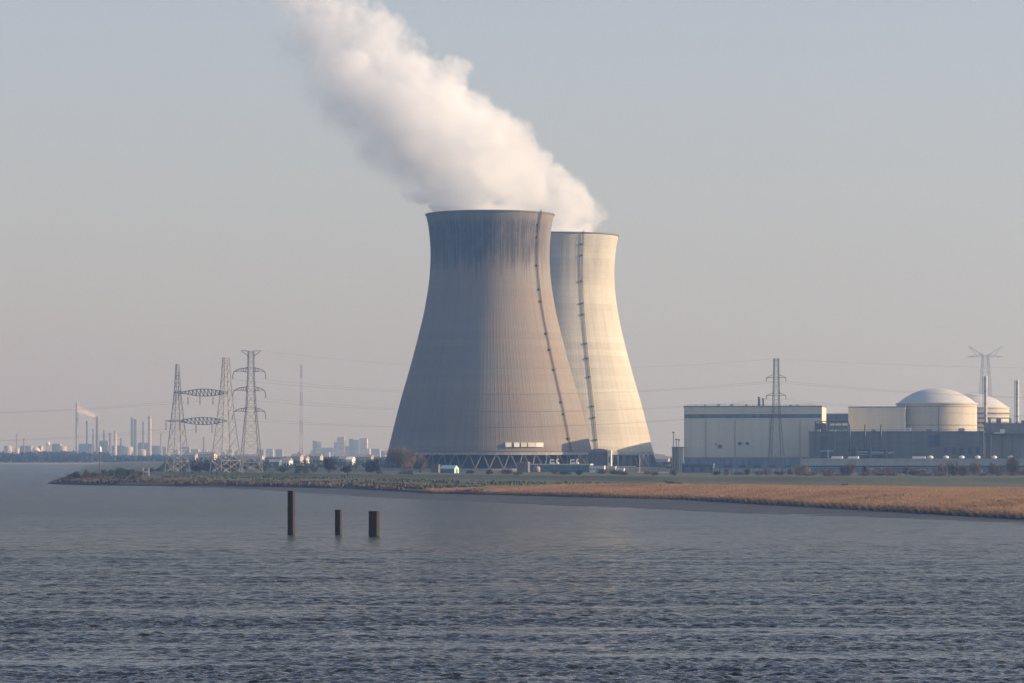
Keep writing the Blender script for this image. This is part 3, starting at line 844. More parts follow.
# pipework, doors and gear along the fronts and roofs
cg = random.Random(17)
def find(n): return next(o for o in bpy.data.objects if o.name == n)
def railing(x0, x1, y, z, parent):
    m_ = MB(); m_.bar((x0, y, z + 1.1), (x1, y, z + 1.1), 0.14); m_.bar((x0, y, z + 0.6), (x1, y, z + 0.6), 0.10)
    for k in range(int((x1 - x0) / 3) + 1): m_.bar((x0 + 3*k, y, z), (x0 + 3*k, y, z + 1.1), 0.12)
    m_.build('railing', M['galv_dark'], parent)
aux, wrk, tur, low_ = find('auxiliary_hall'), find('workshop_hall'), find('turbine_hall'), find('low_hall')
ha, hw_, ht_, hl = lz(432.4, 2100), lz(424.3, 2096), lz(407, 2150), lz(459.8, 1960)
railing(4, 110, 0.4, ha + 0.7, aux); railing(1, 50, 0.4, hw_ + 0.7, wrk); railing(2, 84, 0.4, ht_ + 0.7, tur)
for k in range(15):
    x = lx(cg.uniform(811, 925), 809, 2100); z_ = cg.uniform(1, ha * 0.55); ww = cg.uniform(1.0, 4.5)
    if k % 3 == 0: MB().bar((x, -1.6, z_), (x + ww * 3, -1.6, z_), cg.uniform(0.4, 0.8), 10).build('pipe', M[cg.choice(('galv', 'galv_dark', 'galv_light'))], aux)
    elif k % 3 == 1: MB().bar((x, -1.5, 0), (x, -1.5, z_ + 4), cg.uniform(0.4, 0.9), 10).build('pipe', M[cg.choice(('galv', 'galv_dark'))], aux)
    else: MB().box(x, x + ww, -3.4, -0.7, z_ * 0.3, z_ * 0.3 + cg.uniform(1.5, 3.5)).build('cabinet', M[cg.choice(('galv', 'hall_mid', 'brown_wall', 'blue_dark'))], aux)
for px in (944, 952, 960, 968, 976): x = lx(px, 809, 2100); MB().box(x, x + 2.4, -0.25, -0.002, ha*0.45, ha*0.62).build('louvre', M['blue_dark'], aux)
for px in (816, 829, 871, 905, 926, 958): x = lx(px, 809, 2100); MB().box(x, x + cg.uniform(1.5, 4), 6, 10, ha + 0.72, ha + cg.uniform(1.6, 3)).build('roof_unit', M[cg.choice(('galv', 'hall_mid', 'galv_light'))], aux)
for px in (988, 996, 1009, 1021, 1035): x = lx(px, 983.8, 2096); MB().box(x, x + cg.uniform(1.5, 3.5), 4, 8, hw_ + 0.72, hw_ + cg.uniform(1.8, 4)).build('roof_unit', M[cg.choice(('galv', 'hall_mid', 'galv_light'))], wrk)
for px in (991, 1003, 1013): x = lx(px, 983.8, 2096); MB().bar((x, -1.0, 0), (x, -1.0, hw_ - cg.uniform(2, 9)), 0.6, 8).build('pipe', M[cg.choice(('galv', 'galv_dark'))], wrk)
for k in range(12): x = lx(808 + 19 * k + cg.uniform(-4, 4), 800.5, 1960); MB().box(x, x + cg.uniform(1.2, 3.8), -0.5, -0.31, 0.1, hl * cg.uniform(0.3, 0.42)).build('door', M[cg.choice(('blue_dark', 'galv', 'hall_mid', 'galv_light'))], low_)
for px in (694, 703, 716, 729, 744, 788, 795): x = lx(px, 684, 2150); MB().box(x, x + cg.uniform(0.8, 2.2), 8, 11, ht_ + 0.72, ht_ + cg.uniform(1.2, 2.0)).build('roof_unit', M[cg.choice(('galv', 'hall_mid'))], tur)
# dome fittings
for r_ in [o for o in bpy.data.objects if o.name.startswith('reactor_building')]:
    MB().lathe([(0.01, 53.2), (1.3, 53.0), (1.3, 52.0)], 16).build('vent', M['galv'], r_)

# ------------------------------------------------------------------ small buildings at the feet of the towers
D = 1930
t = thing('storage_tent', 'small green storage tent with a pale sunlit gable in front of the nearer tower', 'shed', (PX(440, D), D, 4.0), R(-28))
Lt, wt, ht, hr = 9.4, 5.5, 2.6, 4.6
MB().box(0, Lt, 0, wt, -0.5, ht).build('wall', M['green_sheet'], t)
MB().add([(-0.2,-0.25,ht),(Lt+0.2,-0.25,ht),(Lt+0.2,wt/2,hr),(-0.2,wt/2,hr),(-0.2,wt+0.25,ht),(Lt+0.2,wt+0.25,ht)], [(0,1,2,3),(3,2,5,4)]).build('roof', M['pale_green'], t)
MB().add([(Lt+0.03,0,0.0),(Lt+0.03,wt,0.0),(Lt+0.03,wt,ht),(Lt+0.03,wt/2,hr-0.1),(Lt+0.03,0,ht),(Lt+0.03,wt*0.32,0)], [(0,1,2,3,4)]).build('gable', M['pale_green'], t)
MB().box(Lt+0.05, Lt+0.15, wt*0.35, wt*0.65, 0, 2.4).build('door', M['green_sheet'], t)

def hut(name, label, cat, px0, px1, D, ytop, depth, wall, roof, zb=4.0, windows=0, wmat='hall_band'):
    t, Lf, h = block(name, label, cat, px0, px1, D, ytop, depth, zb)
    w, r = shed(t, Lf, h, depth, M[wall], M[roof], 0.2)
    for k in range(windows):
        MB().box(Lf*(k+0.3)/windows, Lf*(k+0.7)/windows, -0.12, -0.002, h*0.45, h*0.75).build('window', M[wmat], w)
    return t, Lf, h, w, r
hut('gate_hut', 'tiny brown hut beside the green storage tent', 'hut', 431, 438.5, 1980, 465.5, 5, 'brown_wall', 'brown_wall', windows=2)
hut('pump_house', 'brown brick pump house at the foot of the nearer cooling tower', 'pump house', 517, 528, 2030, 463.2, 8, 'brown_wall', 'hall_mid', windows=2)
t, Lf, h, w_, r_ = hut('switch_building', 'long low teal building with white roof units before the towers', 'industrial building', 528.5, 590, 2040, 465.0, 14, 'green_sheet', 'cream', windows=9)
for px, ww, hh in ((549, 4.5, 5), (555.5, 2.4, 5.5), (569.5, 4.5, 5), (575.5, 2.2, 5.5)):
    x = lx(px, 528.5, 2040)
    MB().box(x, x + ww*0.6, 2, 5, h + 0.72, h + 1.6).bar((x + 0.3, 3, h + 1.6), (x + 0.3, 3, h + hh*0.6), 0.7, 8).bar((x + 0.3, 3, h + hh*0.6), (x + ww*0.6, 3, h + hh*0.62), 0.9, 8).build('roof_unit', M['white'], r_)
t = thing('fuel_tank', 'small faded red tank in front of the teal building', 'tank', (PX(537, 1990), 1990, 4.0))
MB().lathe([(0.01, 0.3), (1.9, 0.3), (1.9, 3.0), (1.2, 3.7), (0.01, 3.9)], 20).build('body', M['pink'], t, smooth=True)
MB().bar((-1.3,-1,-0.3),(-1.3,-1,0.4),0.3).bar((1.3,-1,-0.3),(1.3,-1,0.4),0.3).bar((0,1.4,-0.3),(0,1.4,0.4),0.3).build('stand', M['galv_dark'], t)

D = 2075
t = thing('filter_house', 'brown grey building with a rounded roof between the two tower feet', 'industrial building', (PX(588.5, D), D, 4.0), R(-TH))
Lf, h = 12.6, PZ(452.5, D) - 4
MB().box(0, Lf, 0, 12, -0.5, h).build('wall', M['brown_wall'], t)
rf = MB(); pts = [(Lf/2 - (Lf/2 + 0.4)*math.cos(math.pi*k/14), h + 2.3*math.sin(math.pi*k/14)) for k in range(15)]
rf.add([(x, -0.3, z) for x, z in pts] + [(x, 12.3, z) for x, z in pts], [(k, k+1, 16+k, 15+k) for k in range(14)] + [tuple(range(14, -1, -1)), tuple(range(15, 30))]).build('roof', M['hall_mid'], t)
for k in range(4): MB().box(1 + 3*k, 2.4 + 3*k, -0.15, -0.002, 1, h - 1.5).build('louvre', M['hall_band'], t)
hut('stair_tower', 'narrow white tower block beside the rounded roof building', 'tower', 607.6, 611.2, 2066, 451.6, 4, 'white', 'white', windows=1)
hut('site_cabin', 'long white site cabin at the foot of the rounded roof building', 'cabin', 589.5, 604.2, 2000, 466.8, 5, 'white', 'cream', windows=5)
hut('site_cabin', 'cream low site cabin between the two white cabins', 'cabin', 604.8, 615.3, 2010, 467.2, 5, 'cream', 'cream', windows=3)
hut('container', 'small bright white container standing lower than the site cabins', 'container', 616.2, 623.8, 1950, 469.4, 4, 'white', 'white', windows=0)
D = 1985
t, Lf, h = block('pipe_bridge', 'low white pipe on short trestles below the farther tower', 'pipe', 637, 671, D, 471.9, 1)
MB().bar((0, 0, h - 0.25), (Lf, 0, h - 0.25), 0.5, 10).build('pipe', M['white'], t)
for k in range(8): MB().bar((Lf*k/7, 0, -0.5), (Lf*k/7, 0, h - 0.3), 0.3).build('trestle', M['galv_dark'], t)
t = thing('lamp_post', 'thin white lamp post at the foot of the farther tower', 'lamp post', (PX(639.6, 1990), 1990, 4.0))
hp = PZ(455, 1990) - 4
MB().bar((0,0,0),(0,0,hp),0.42,8,0.22).build('pole', M['white'], t); MB().bar((0,0,hp),(1.3,-0.3,hp + 0.25),0.25,6).build('arm', M['white'], t)
MB().box(1.0, 2.0, -0.5, -0.1, hp + 0.1, hp + 0.35).build('lamp_head', M['galv'], t)
# pipework at the feet of the farther tower
t, Lf, h = block('pipe_gantry', 'dark steel pipe gantry in front of the farther tower columns', 'pipe gantry', 612, 636, 2080, 455.5, 3)
for k in range(5):
    MB().bar((Lf*k/4, 0, 0), (Lf*k/4, 0, h), 0.6).build('post', M['galv_light'] if k in (0, 1) else M['galv_dark'], t)
MB().bar((0, 0, h), (Lf, 0, h), 0.7).bar((0, 0, h*0.5), (Lf, 0, h*0.5), 0.5).build('beam', M['galv_dark'], t)
MB().bar((0, -0.8, h*0.3), (Lf, -0.8, h*0.3), 1.0, 10).build('pipe', M['galv'], t)

# ------------------------------------------------------------------ pylons
def lattice(mb, levels, leg=0.45, br=0.22, rot=0.0, skip_top=False):
    c, s = math.cos(rot), math.sin(rot)
    def corner(k, hw, z, off=(0, 0)):
        x, y = ((-hw,-hw),(hw,-hw),(hw,hw),(-hw,hw))[k]
        return Vector((x*c - y*s, x*s + y*c, z))
    for (z0, w0), (z1, w1) in zip(levels, levels[1:]):
        for k in range(4):
            a0, b0 = corner(k, w0, z0), corner((k+1) % 4, w0, z0)
            a1, b1 = corner(k, w1, z1), corner((k+1) % 4, w1, z1)
            mb.bar(a0, a1, leg); mb.bar(a0, b1, br); mb.bar(b0, a1, br); mb.bar(a1, b1, br)
def split_levels(pts, n):
    zs = np.linspace(pts[0][0], pts[-1][0], n + 1)
    # panels get shorter towards the top
    zs = [pts[0][0] + (pts[-1][0] - pts[0][0]) * (1 - (1 - k / n) ** 1.35) for k in range(n + 1)]
    return [(z, float(np.interp(z, [p[0] for p in pts], [p[1] for p in pts]))) for z in zs]

# river crossing gantry: two lattice masts joined by two bowed trusses
D = 2000; s = D / FPX
gx0, gx1 = PX(177.5, D), PX(226, D)
t = thing('anchor_gantry', 'twin lattice masts joined by two bowed cross trusses on the headland', 'pylon', (gx0, D, 4.0))
dx = gx1 - gx0
z_l, z_r = PZ(364, D) - 4, PZ(357.5, D) - 4
mb = MB(); lattice(mb, split_levels([(-0.5, 5.6), (PZ(421, D) - 4, 2.9), (PZ(393, D) - 4, 1.5), (z_l, 0.7)], 12), 0.55, 0.24, R(33))
mb.build('mast', M['galv'], t)
mb = MB(); lattice(mb, split_levels([(-0.5, 7.2), (PZ(421, D) - 4, 4.0), (PZ(393, D) - 4, 2.6), (z_r, 1.4)], 12), 0.6, 0.26, R(33))
o = mb.build('mast', M['galv'], t); o.location = (dx, 0, 0)
def bowed(x0, x1, zc, bow, n, ext_l=0.0):
    mb = MB(); prev = None
    for k in range(n + 1):
        u = k / n; x = x0 + (x1 - x0) * u; b = max(0.35, bow * (1 - (2*u - 1) ** 2))
        cur = [Vector((x, y, zc + sgn * b)) for sgn in (1, -1) for y in (-1.4, 1.4)]
        if prev:
            for a, b_ in zip(prev, cur): mb.bar(a, b_, 0.5)
            mb.bar(prev[0], cur[2], 0.28); mb.bar(prev[1], cur[3], 0.28)
        mb.bar(cur[0], cur[2], 0.35); mb.bar(cur[1], cur[3], 0.35); mb.bar(cur[0], cur[1], 0.3); mb.bar(cur[2], cur[3], 0.3)
        prev = cur
    if ext_l:
        for y in (-1.2, 1.2):
            mb.bar((x0, y, zc + 0.5), (x0 - ext_l, 0, zc), 0.45); mb.bar((x0, y, zc - 0.5), (x0 - ext_l, 0, zc), 0.45)
    return mb
c1 = bowed(PX(181, D) - gx0, PX(227, D) - gx0, PZ(392.6, D) - 4, 2.1, 12, 4.5).build('cross_truss', M['galv_dark'], t)
c2 = bowed(PX(179, D) - gx0, PX(227, D) - gx0, PZ(421, D) - 4, 2.1, 12, 8.5).build('cross_truss', M['galv_dark'], t)
for cc, px_l, yy in ((c1, (176, 188, 200, 213), 393), (c2, (166, 180, 196, 212), 421)):
    for px in px_l:
        x = PX(px, D) - gx0; z = PZ(yy, D) - 4 - (0.6 if px < 182 else 2.0)
        i_ = MB()
        for k in range(6): i_.cyl(x, 0, z - 1.0 - 0.75*k, z - 0.55 - 0.75*k, 0.34, 8)
        i_.bar((x, 0, z - 5.2), (x, 0, z), 0.16).build('insulator', M['galv_dark'], cc)

# tall pylon with three pairs of drooping arms
D = 2020; s = D / FPX
PA = (PX(251, D), D, 4.0)
t = thing('pylon', 'tall lattice pylon with three pairs of drooping arms next to the joined masts', 'pylon', PA)
ztop = PZ(351, D) - 4
mb = MB(); lattice(mb, split_levels([(-0.5, 6.3), (PZ(406, D) - 4, 2.7), (PZ(372, D) - 4, 1.75), (ztop, 1.6)], 15), 0.62, 0.30, R(14))
mb.build('mast', M['galv'], t)
mb = MB()
for sx in (-1, 1):
    tip = Vector((sx*6.0, 0, ztop + 0.2))
    for y in (-1.3, 1.3): mb.bar((sx*1.2, y, ztop), tip, 0.4); mb.bar((sx*1.5, y, ztop - 3.2), tip, 0.4)
mb.bar((-1.5, 0, ztop), (1.5, 0, ztop), 0.4).build('earth_arm', M['galv_dark'], t)
arm_tips = []
for yy in (368.5, 387.5, 408.5):
    z = PZ(yy, D) - 4
    for sx, reach in ((-1, 11.0), (1, 8.8)):
        mb = MB()
        tip = Vector((sx*reach, 0, z - 4.2))
        mid = Vector((sx*reach*0.62, 0, z - 0.6)); end = Vector((sx*reach*0.93, 0, z - 1.8))
        for y in (-1.6, 1.6):
            mb.path([(sx*1.4, y, z + 0.6), mid + Vector((0, y*0.4, 0.4)), end, tip], 0.5)
            mb.path([(sx*1.6, y, z - 2.2), mid + Vector((0, y*0.4, -0.9)), end], 0.42)
            for u in (0.25, 0.5, 0.75): mb.bar((sx*(1.4 + (reach*0.62-1.4)*u), y*(1-0.6*u), z + 0.6 - 0.8*u), (sx*(1.6 + (reach*0.62-1.6)*(u+.1)), y*(1-0.6*u), z - 2.2 + 0.8*u), 0.25)
        a_ = mb.build('arm', M['galv_dark'], t)
        i_ = MB()
        for k in range(4): i_.cyl(tip.x, 0, tip.z - 0.4 - 0.55*k, tip.z - 0.1 - 0.55*k, 0.34, 8)
        i_.bar((tip.x, 0, tip.z - 2.4), tip, 0.16).build('insulator', M['galv_dark'], a_)
        arm_tips.append(Vector(PA) + tip + Vector((0, 0, -2.4)))
top_a = Vector(PA) + Vector((6.0, 0, ztop + 0.2))

# smaller pylon before the turbine hall
D = 1860
PB = (PX(776.2, D), D, 4.0)
t = thing('pylon', 'slender lattice pylon with two short cross arms in front of the turbine hall', 'pylon', PB)
ztop = PZ(358.6, D) - 4
mb = MB(); lattice(mb, split_levels([(-0.5, 4.4), (PZ(458, D) - 4, 3.6), (PZ(409, D) - 4, 1.75), (PZ(378, D) - 4, 1.35), (ztop, 1.2)], 13), 0.36, 0.16, R(10))
mb.build('mast', M['galv_dark'], t)
b_tips = []
for yy in (377.6, 395.5):
    z = PZ(yy, D) - 4
    for sx in (-1, 1):
        tip = Vector((sx*5.4, 0, z))
        mb = MB()
        for y in (-1.2, 1.2): mb.bar((sx*1.2, y, z), tip, 0.36); mb.bar((sx*1.2, y, z + 1.8), tip, 0.3)
        a_ = mb.build('arm', M['galv_dark'], t)
        i_ = MB()
        for k in range(4): i_.cyl(tip.x, 0, z - 0.45 - 0.5*k, z - 0.15 - 0.5*k, 0.3, 8)
        i_.bar((tip.x, 0, z - 2.1), tip, 0.14).build('insulator', M['galv_dark'], a_)
        b_tips.append(Vector(PB) + tip + Vector((0, 0, -2.1)))
top_b = Vector(PB) + Vector((0, 0, ztop))

# Y headed pylon behind the reactors
D = 3500
PC = (PX(985.4, D), D, 4.0)
t = thing('pylon', 'faint lattice pylon with a wide Y shaped head behind the reactor domes', 'pylon', PC)
zb_, zt_ = PZ(355.5, D) - 4, PZ(349, D) - 4
mb = MB(); lattice(mb, split_levels([(-0.5, 8.5), (PZ(380, D) - 4, 4.4), (zb_, 2.8)], 12), 0.5, 0.25, R(8))
mb.build('mast', M['galv'], t)
for sx in (-1, 1):
    mb = MB()
    for y in (-1.6, 1.6):
        mb.bar((sx*2, y, zb_ - 1), (sx*19, 0, zb_ - 1.5), 0.5); mb.bar((sx*2, y, zb_ + 1), (sx*19, 0, zb_ - 1.5), 0.5)
        mb.bar((sx*2.2, y, zb_), (sx*17.5, 0, zt_ + 3), 0.5); mb.bar((sx*9.5, y*0.5, zb_ + 0.3), (sx*17.5, 0, zt_ + 3), 0.4)
    mb.build('arm', M['galv'], t)

# faint striped mast far behind
D = 5400
t = thing('radio_mast', 'faint tall red and white lattice mast far beyond the headland', 'mast', (PX(301.2, D), D, 3.0))
zz = PZ(364.5, D) - 3
for k in range(7):
    mb = MB(); z0, z1 = zz*k/7, zz*(k+1)/7
    lattice(mb, [(z0 + (z1 - z0)*q/3, 2.2 - 1.0*(z0 + (z1 - z0)*q/3)/zz) for q in range(4)], 0.42, 0.2, R(20))
    mb.build('section', M['red_paint'] if k % 2 == 0 else M['galv_light'], t)

# ------------------------------------------------------------------ cables
def cable(a, b, sag, label, group, w=0.09):
    a, b = Vector(a), Vector(b)
    pts = []
    for k in range(41):
        u = k / 40; p = a.lerp(b, u); p.z -= 4 * sag * u * (1 - u); pts.append(p - a)
    o = MB().path(pts, w, 4).build('power_cable', M['wire'])
    o.location = a
    return tag(o, label, 'cable', group)
G1 = 'power cables crossing before the cooling towers'
for i, lv in enumerate(('uppermost', 'middle', 'lowest')):
    for j in (0, 1):
        a = arm_tips[i*2 + j]
        b = b_tips[i*2 + j] if i < 2 else Vector(PB) + Vector(((-1.6, 1.6)[j], 0, PZ(411, 1860) - 4))
        side = ('outer', 'inner')[j]
        cable(a, b, 8 - 0.5*i, lv + ' of the cable levels crossing before the cooling towers, on the ' + side + ' arm', G1)
cable(top_a, top_b, 8, 'topmost earth cable strung from pylon head to pylon head before the towers', G1, 0.07)
G2 = 'power cables leaving the slender pylon past the reactors'
for i, tp in enumerate(b_tips):
    cable(tp, tp + Vector((420, -130, 2)), 12, ('upper' if i < 2 else 'lower') + ' power cable running from the slender pylon past the large dome', G2)
cable(top_b, top_b + Vector((420, -130, 2)), 8, 'thin earth cable running from the slender pylon head past the large dome', G2, 0.07)
G3 = 'power cables leaving the headland across the river'
for yy, px in ((393, 174), (393, 200), (421, 165), (421, 200)):
    a = Vector((PX(px, 2000), 2000, PZ(yy, 2000) - 5))
    cable(a, (PX(-260, 2300), 2300, PZ(yy + 14, 2300)), 6, ('upper' if yy < 400 else 'lower') + ' power cable leaving the joined masts across the river', G3)

# ------------------------------------------------------------------ piles in the river
G = 'mooring piles in the river'
def pile(label, px0, px1, ytop, ybase, rz):
    D = FPX * EYE / (ybase - HY)
    w = (px1 - px0) * D / FPX * 0.90
    t = thing('mooring_pile', label, 'pile', (PX((px0 + px1)/2, D), D, 0.0), R(rz), G)
    h = PZ(ytop, D); q = w / 2; b = w * 0.10
    oct_ = [(-q+b,-q),(q-b,-q),(q,-q+b),(q,q-b),(q-b,q),(-q+b,q),(-q,q-b),(-q,-q+b)]
    def prism(z0, z1, g=1.0):
        return MB().add([(x*g, y*g, z0) for x, y in oct_] + [(x*g, y*g, z1) for x, y in oct_], [(k, (k+1) % 8, 8 + (k+1) % 8, 8 + k) for k in range(8)] + [tuple(range(7,-1,-1)), tuple(range(8,16))])
    prism(0.95, h).build('shaft', M['rust_pile'], t)
    prism(-3, 0.948, 1.02).build('tide_band', M['algae'], t)
    prism(h + 0.002, h + 0.14, 1.05).build('cap', M['rust_pile'], t)
    return t
pile('tallest dark rusty pile, more than twice as high as the two stumps beside it', 287.8, 294.6, 491.5, 534.6, -14)
pile('short narrow rusty pile between the tall pile and the wide stump', 335.2, 341.6, 510.5, 535.0, -14)
pile('short wide rusty pile, broadest of the three in the river', 369.0, 379.2, 511.8, 536.0, -14)

# ------------------------------------------------------------------ vegetation
GB = 'bare bushes behind the dyke'
bg_ = random.Random(5)
px = 803.0
while px < 1030:
    w = bg_.choice((9, 12, 15, 18, 22)); hh = bg_.choice((8, 10, 12, 13, 15, 17))
    if 1003 < px < 1014: hh = 22
    bush(px, bg_.uniform(1670, 1730), w, hh, 'brown leafless bush in the row before the long low pale building', group=GB, dense=0.10, twiggy=True)
    px += w * bg_.uniform(0.42, 0.85) + (bg_.choice((0, 0, 7)))
px = 800.0
while px < 1028:
    w = bg_.uniform(12, 26)
    bush(px, bg_.uniform(1640, 1700), w, bg_.uniform(3.5, 8), 'brown leafless bush in the row before the long low pale building', group=GB, dense=0.10, twiggy=True)
    px += w * bg_.uniform(0.5, 1.0)
GC = 'small bare bushes before the pale wall'
for px, w, hh in ((716,13,5),(726,8,7),(738,16,4),(747,9,8),(759,14,5),(766,10,8),(779,17,5),(790,9,8)):
    bush(px, 1740, w, hh, 'small bare bush against the pale green panelled wall', group=GC, dense=0.35, twiggy=True)
bush(404, 1960, 33, 29, 'large round brown bare tree at the foot of the nearer cooling tower', 'bare_tree', 'tree', 'twig', twiggy=True, dense=1.9)
bush(420, 1975, 15, 20, 'narrower brown bare tree joined to the large round one', 'bare_tree', 'tree', 'twig', twiggy=True, dense=0.7)
bush(329, 1950, 17, 18, 'dark square bare thicket standing alone on the grassy headland', 'bare_tree', 'tree', 'twig_dark', twiggy=True, dense=1.3)
bush(372, 1960, 18, 15, 'dark low thicket just beside the nearer cooling tower', 'shrub', 'shrub', 'twig_dark', twiggy=True, dense=0.9)
bush(347, 1970, 14, 9, 'low dark shrub between the square thicket and the tower', 'shrub', 'shrub', 'twig_dark', twiggy=True)
GD = 'low shrubs on the headland behind the pylons'
for px, w, hh, D, mt in ((302,18,11,1980,'leaf'),(283,15,8,2000,'leaf'),(314,9,8,1985,'leaf'),(196,15,9,2080,'twig_dark'),(208,13,11,2080,'twig_dark'),(219,14,9,2080,'leaf'),(233,16,13,2080,'twig_dark'),(246,12,10,2080,'leaf'),(160,12,7,2060,'leaf'),(183,12,9,2080,'twig_dark'),(262,12,8,2080,'twig_dark'),(150,9,5,2060,'twig_dark')):
    bush(px, D, w, hh, ('green' if mt == 'leaf' else 'dark bare') + ' low shrub among the headland pylons', group=GD, mat=mt, dense=1.0, twiggy=(mt != 'leaf'))
GE = 'scrub on the tip of the headland'
for px, w, hh, D, mt in ((62,13,6,1715,'scrub'),(70,12,9,1725,'twig_dark'),(76,12,12,1740,'twig_dark'),(85,14,11,1740,'twig'),(94,13,9,1735,'scrub'),(103,12,9,1740,'twig_dark'),(111,12,8,1760,'leaf'),(120,14,10,1770,'leaf'),(130,14,8,1770,'leaf'),(140,12,6,1765,'scrub'),(84,14,6,1700,'scrub'),(101,15,6,1690,'scrub'),(118,16,5,1690,'scrub'),(135,13,4,1690,'scrub')):
    nm = {'scrub': 'tawny', 'twig_dark': 'dark bare', 'twig': 'brown bare', 'leaf': 'green'}[mt]
    bush(px, D, w, hh, nm + ' scrub bush on the tip of the headland', group=GE, mat=mt, dense=1.2, base_z=max(1.2, ground_z(PX(px, D), D)) - 0.2)
GG = 'low scrub at the feet of the towers'
sg = random.Random(31)
for k in range(20):
    px = 384 + 15.2 * k + sg.uniform(-5, 5)
    if 428 < px < 462 or 528 < px < 546: continue
    bush(px, sg.uniform(1700, 1860), sg.uniform(7, 17), sg.uniform(3, 6.5), 'low brown scrub growing before the feet of the cooling towers', group=GG, mat=sg.choice(('twig', 'twig_dark', 'scrub')), dense=0.5, twiggy=True)
GF = 'scrub clumps at the back of the reed bed'
for px, w, hh, D in ((668,14,5,1262),(678,11,4,1258),(845,9,3,1230)):
    bush(px, D, w, hh, 'dark scrub clump at the back edge of the reed bed', group=GF, mat='twig_dark', dense=1.0)
# tussocks along the headland waterline
GH = 'dry grass tussocks along the headland waterline'
for px in (150, 158, 171, 186, 201, 207, 214, 229, 243, 252):
    X = PX(px, 1600); yq = shore(X) + rnd.uniform(10, 22)
    px2 = 512 + X * FPX / yq
    bush(px2, yq, rnd.uniform(7, 13), rnd.uniform(3, 5), 'dry grass tussock on the low bank of the headland', name='tussock', cat='tussock', group=GH, mat='scrub', dense=0.6)

# rough grass and scrub all along the low bank
def rough(name, label, mat, n, seed, s0, s1, x0, x1, h0, h1, thr):
    g = np.random.default_rng(seed); mb = MB()
    for _ in range(n):
        x = g.uniform(x0, x1); sft = s0 + (s1 - s0) * g.random()
        if mnoise.noise(Vector((x*0.05, sft*0.03, seed))) < thr: continue
        y = shore(x) + sft
        z = ground_z(x, y)
        if z < 0.3: continue
        hh = g.uniform(h0, h1); w = g.uniform(0.2, 0.6); th = g.uniform(0, 3.14); ca, sa = math.cos(th)*w, math.sin(th)*w
        l1, l2 = g.normal(0, 0.3), g.normal(0, 0.3)
        mb.add([(x-ca,y-sa,z-0.1),(x+ca,y+sa,z-0.1),(x+ca*.5+l1,y+sa*.5+l2,z+hh),(x-ca*.5+l1,y-sa*.5+l2,z+hh*.9)], [(0,1,2,3)])
    o = mb.build(name, M[mat]); tag(o, label, 'grass', kind='stuff')
rough('rough_grass', 'tawny rough grass along the low bank of the headland', 'scrub', 14000, 5, 4, 45, -232, -20, 0.5, 1.5, -0.05)
rough('dark_undergrowth', 'dark dead undergrowth along the low bank of the headland', 'twig_dark', 9000, 8, 3, 60, -232, -10, 0.5, 1.4, 0.08)
rough('green_growth', 'dull green growth on the bank and dyke slope', 'leaf', 9000, 13, 30, 230, -232, 130, 0.3, 0.9, 0.0)

# ------------------------------------------------------------------ headland bits
t = thing('beacon', 'small white topped navigation beacon on the headland scrub', 'beacon', (PX(100, 1745), 1745, 3.0))
hb = PZ(449.5, 1745) - 3
MB().bar((0,0,-0.5),(0,0,hb),0.65,8,0.4).build('pole', M['galv_dark'], t)
MB().lathe([(0.01,hb-1.2),(0.8,hb-1.2),(0.8,hb+0.8),(0.5,hb+1.5),(0.01,hb+1.8)], 16).build('lantern', M['white'], t)
MB().box(-0.9,0.9,-0.9,0.9,hb-1.5,hb-1.25).build('platform', M['galv_dark'], t)
t = thing('signal_frame', 'small white H shaped frame on the grassy headland', 'sign', (PX(146, 1790), 1790, 3.6))
for x in (-1.5, 1.5): MB().bar((x,0,-0.4),(x,0,3.9),0.75).build('post', M['white'], t)
MB().box(-1.1,1.1,-0.2,0.2,1.6,2.3).build('board', M['white'], t)
t = thing('field_shed', 'dark green low shed behind the scrub on the headland', 'shed', (PX(112, 1850), 1850, 3.3))
MB().box(0, 9.5, 0, 5, -0.5, 2.7).build('wall', M['green_sheet'], t); MB().add([(-.3,-.3,2.703),(9.8,-.3,2.703),(9.8,2.5,3.7),(-.3,2.5,3.7),(9.8,5.3,2.703),(-.3,5.3,2.703)], [(0,1,2,3),(3,2,4,5)]).build('roof', M['green_sheet'], t)

# low buildings behind the headland
GL = 'small far buildings behind the headland'
far_list = [(281.5,289,2700,460.6,'white','far_roof','white walled low house behind the headland shrubs'),
            (291,300,2900,456.5,'far_wall','far_roof','grey low house behind the headland shrubs'),
            (299,306,3000,458.5,'far_cream','far_roof','cream low house behind the headland shrubs'),
            (308,320,3200,456,'far_wall','far_roof','wide grey shed under the far apartment blocks'),
            (338,352,3100,458.5,'far_wall','far_roof','grey flat shed beside the square thicket'),
            (346,352,2900,459.5,'white','white','small white shed beside the square thicket'),
            (355,371,3300,457,'far_wall','far_roof','long grey shed near the tower foot'),
            (268,279,2800,462,'green_sheet','far_roof','dark green shed beside the tall pylon'),
            (198,214,3600,454,'far_cream','far_roof','pale warehouse far behind the joined masts'),
            (184,195,3800,455,'far_wall','far_roof','grey warehouse far behind the joined masts'),
            (240,262,3600,456.5,'far_wall','far_roof','wide grey warehouse behind the tall pylon'),
            (640,664,3000,457,'far_wall','far_roof','grey distant shed beside the farther tower foot'),
            (655,668,2800,459,'pale_roof','far_roof','pale distant shed beside the farther tower foot')]
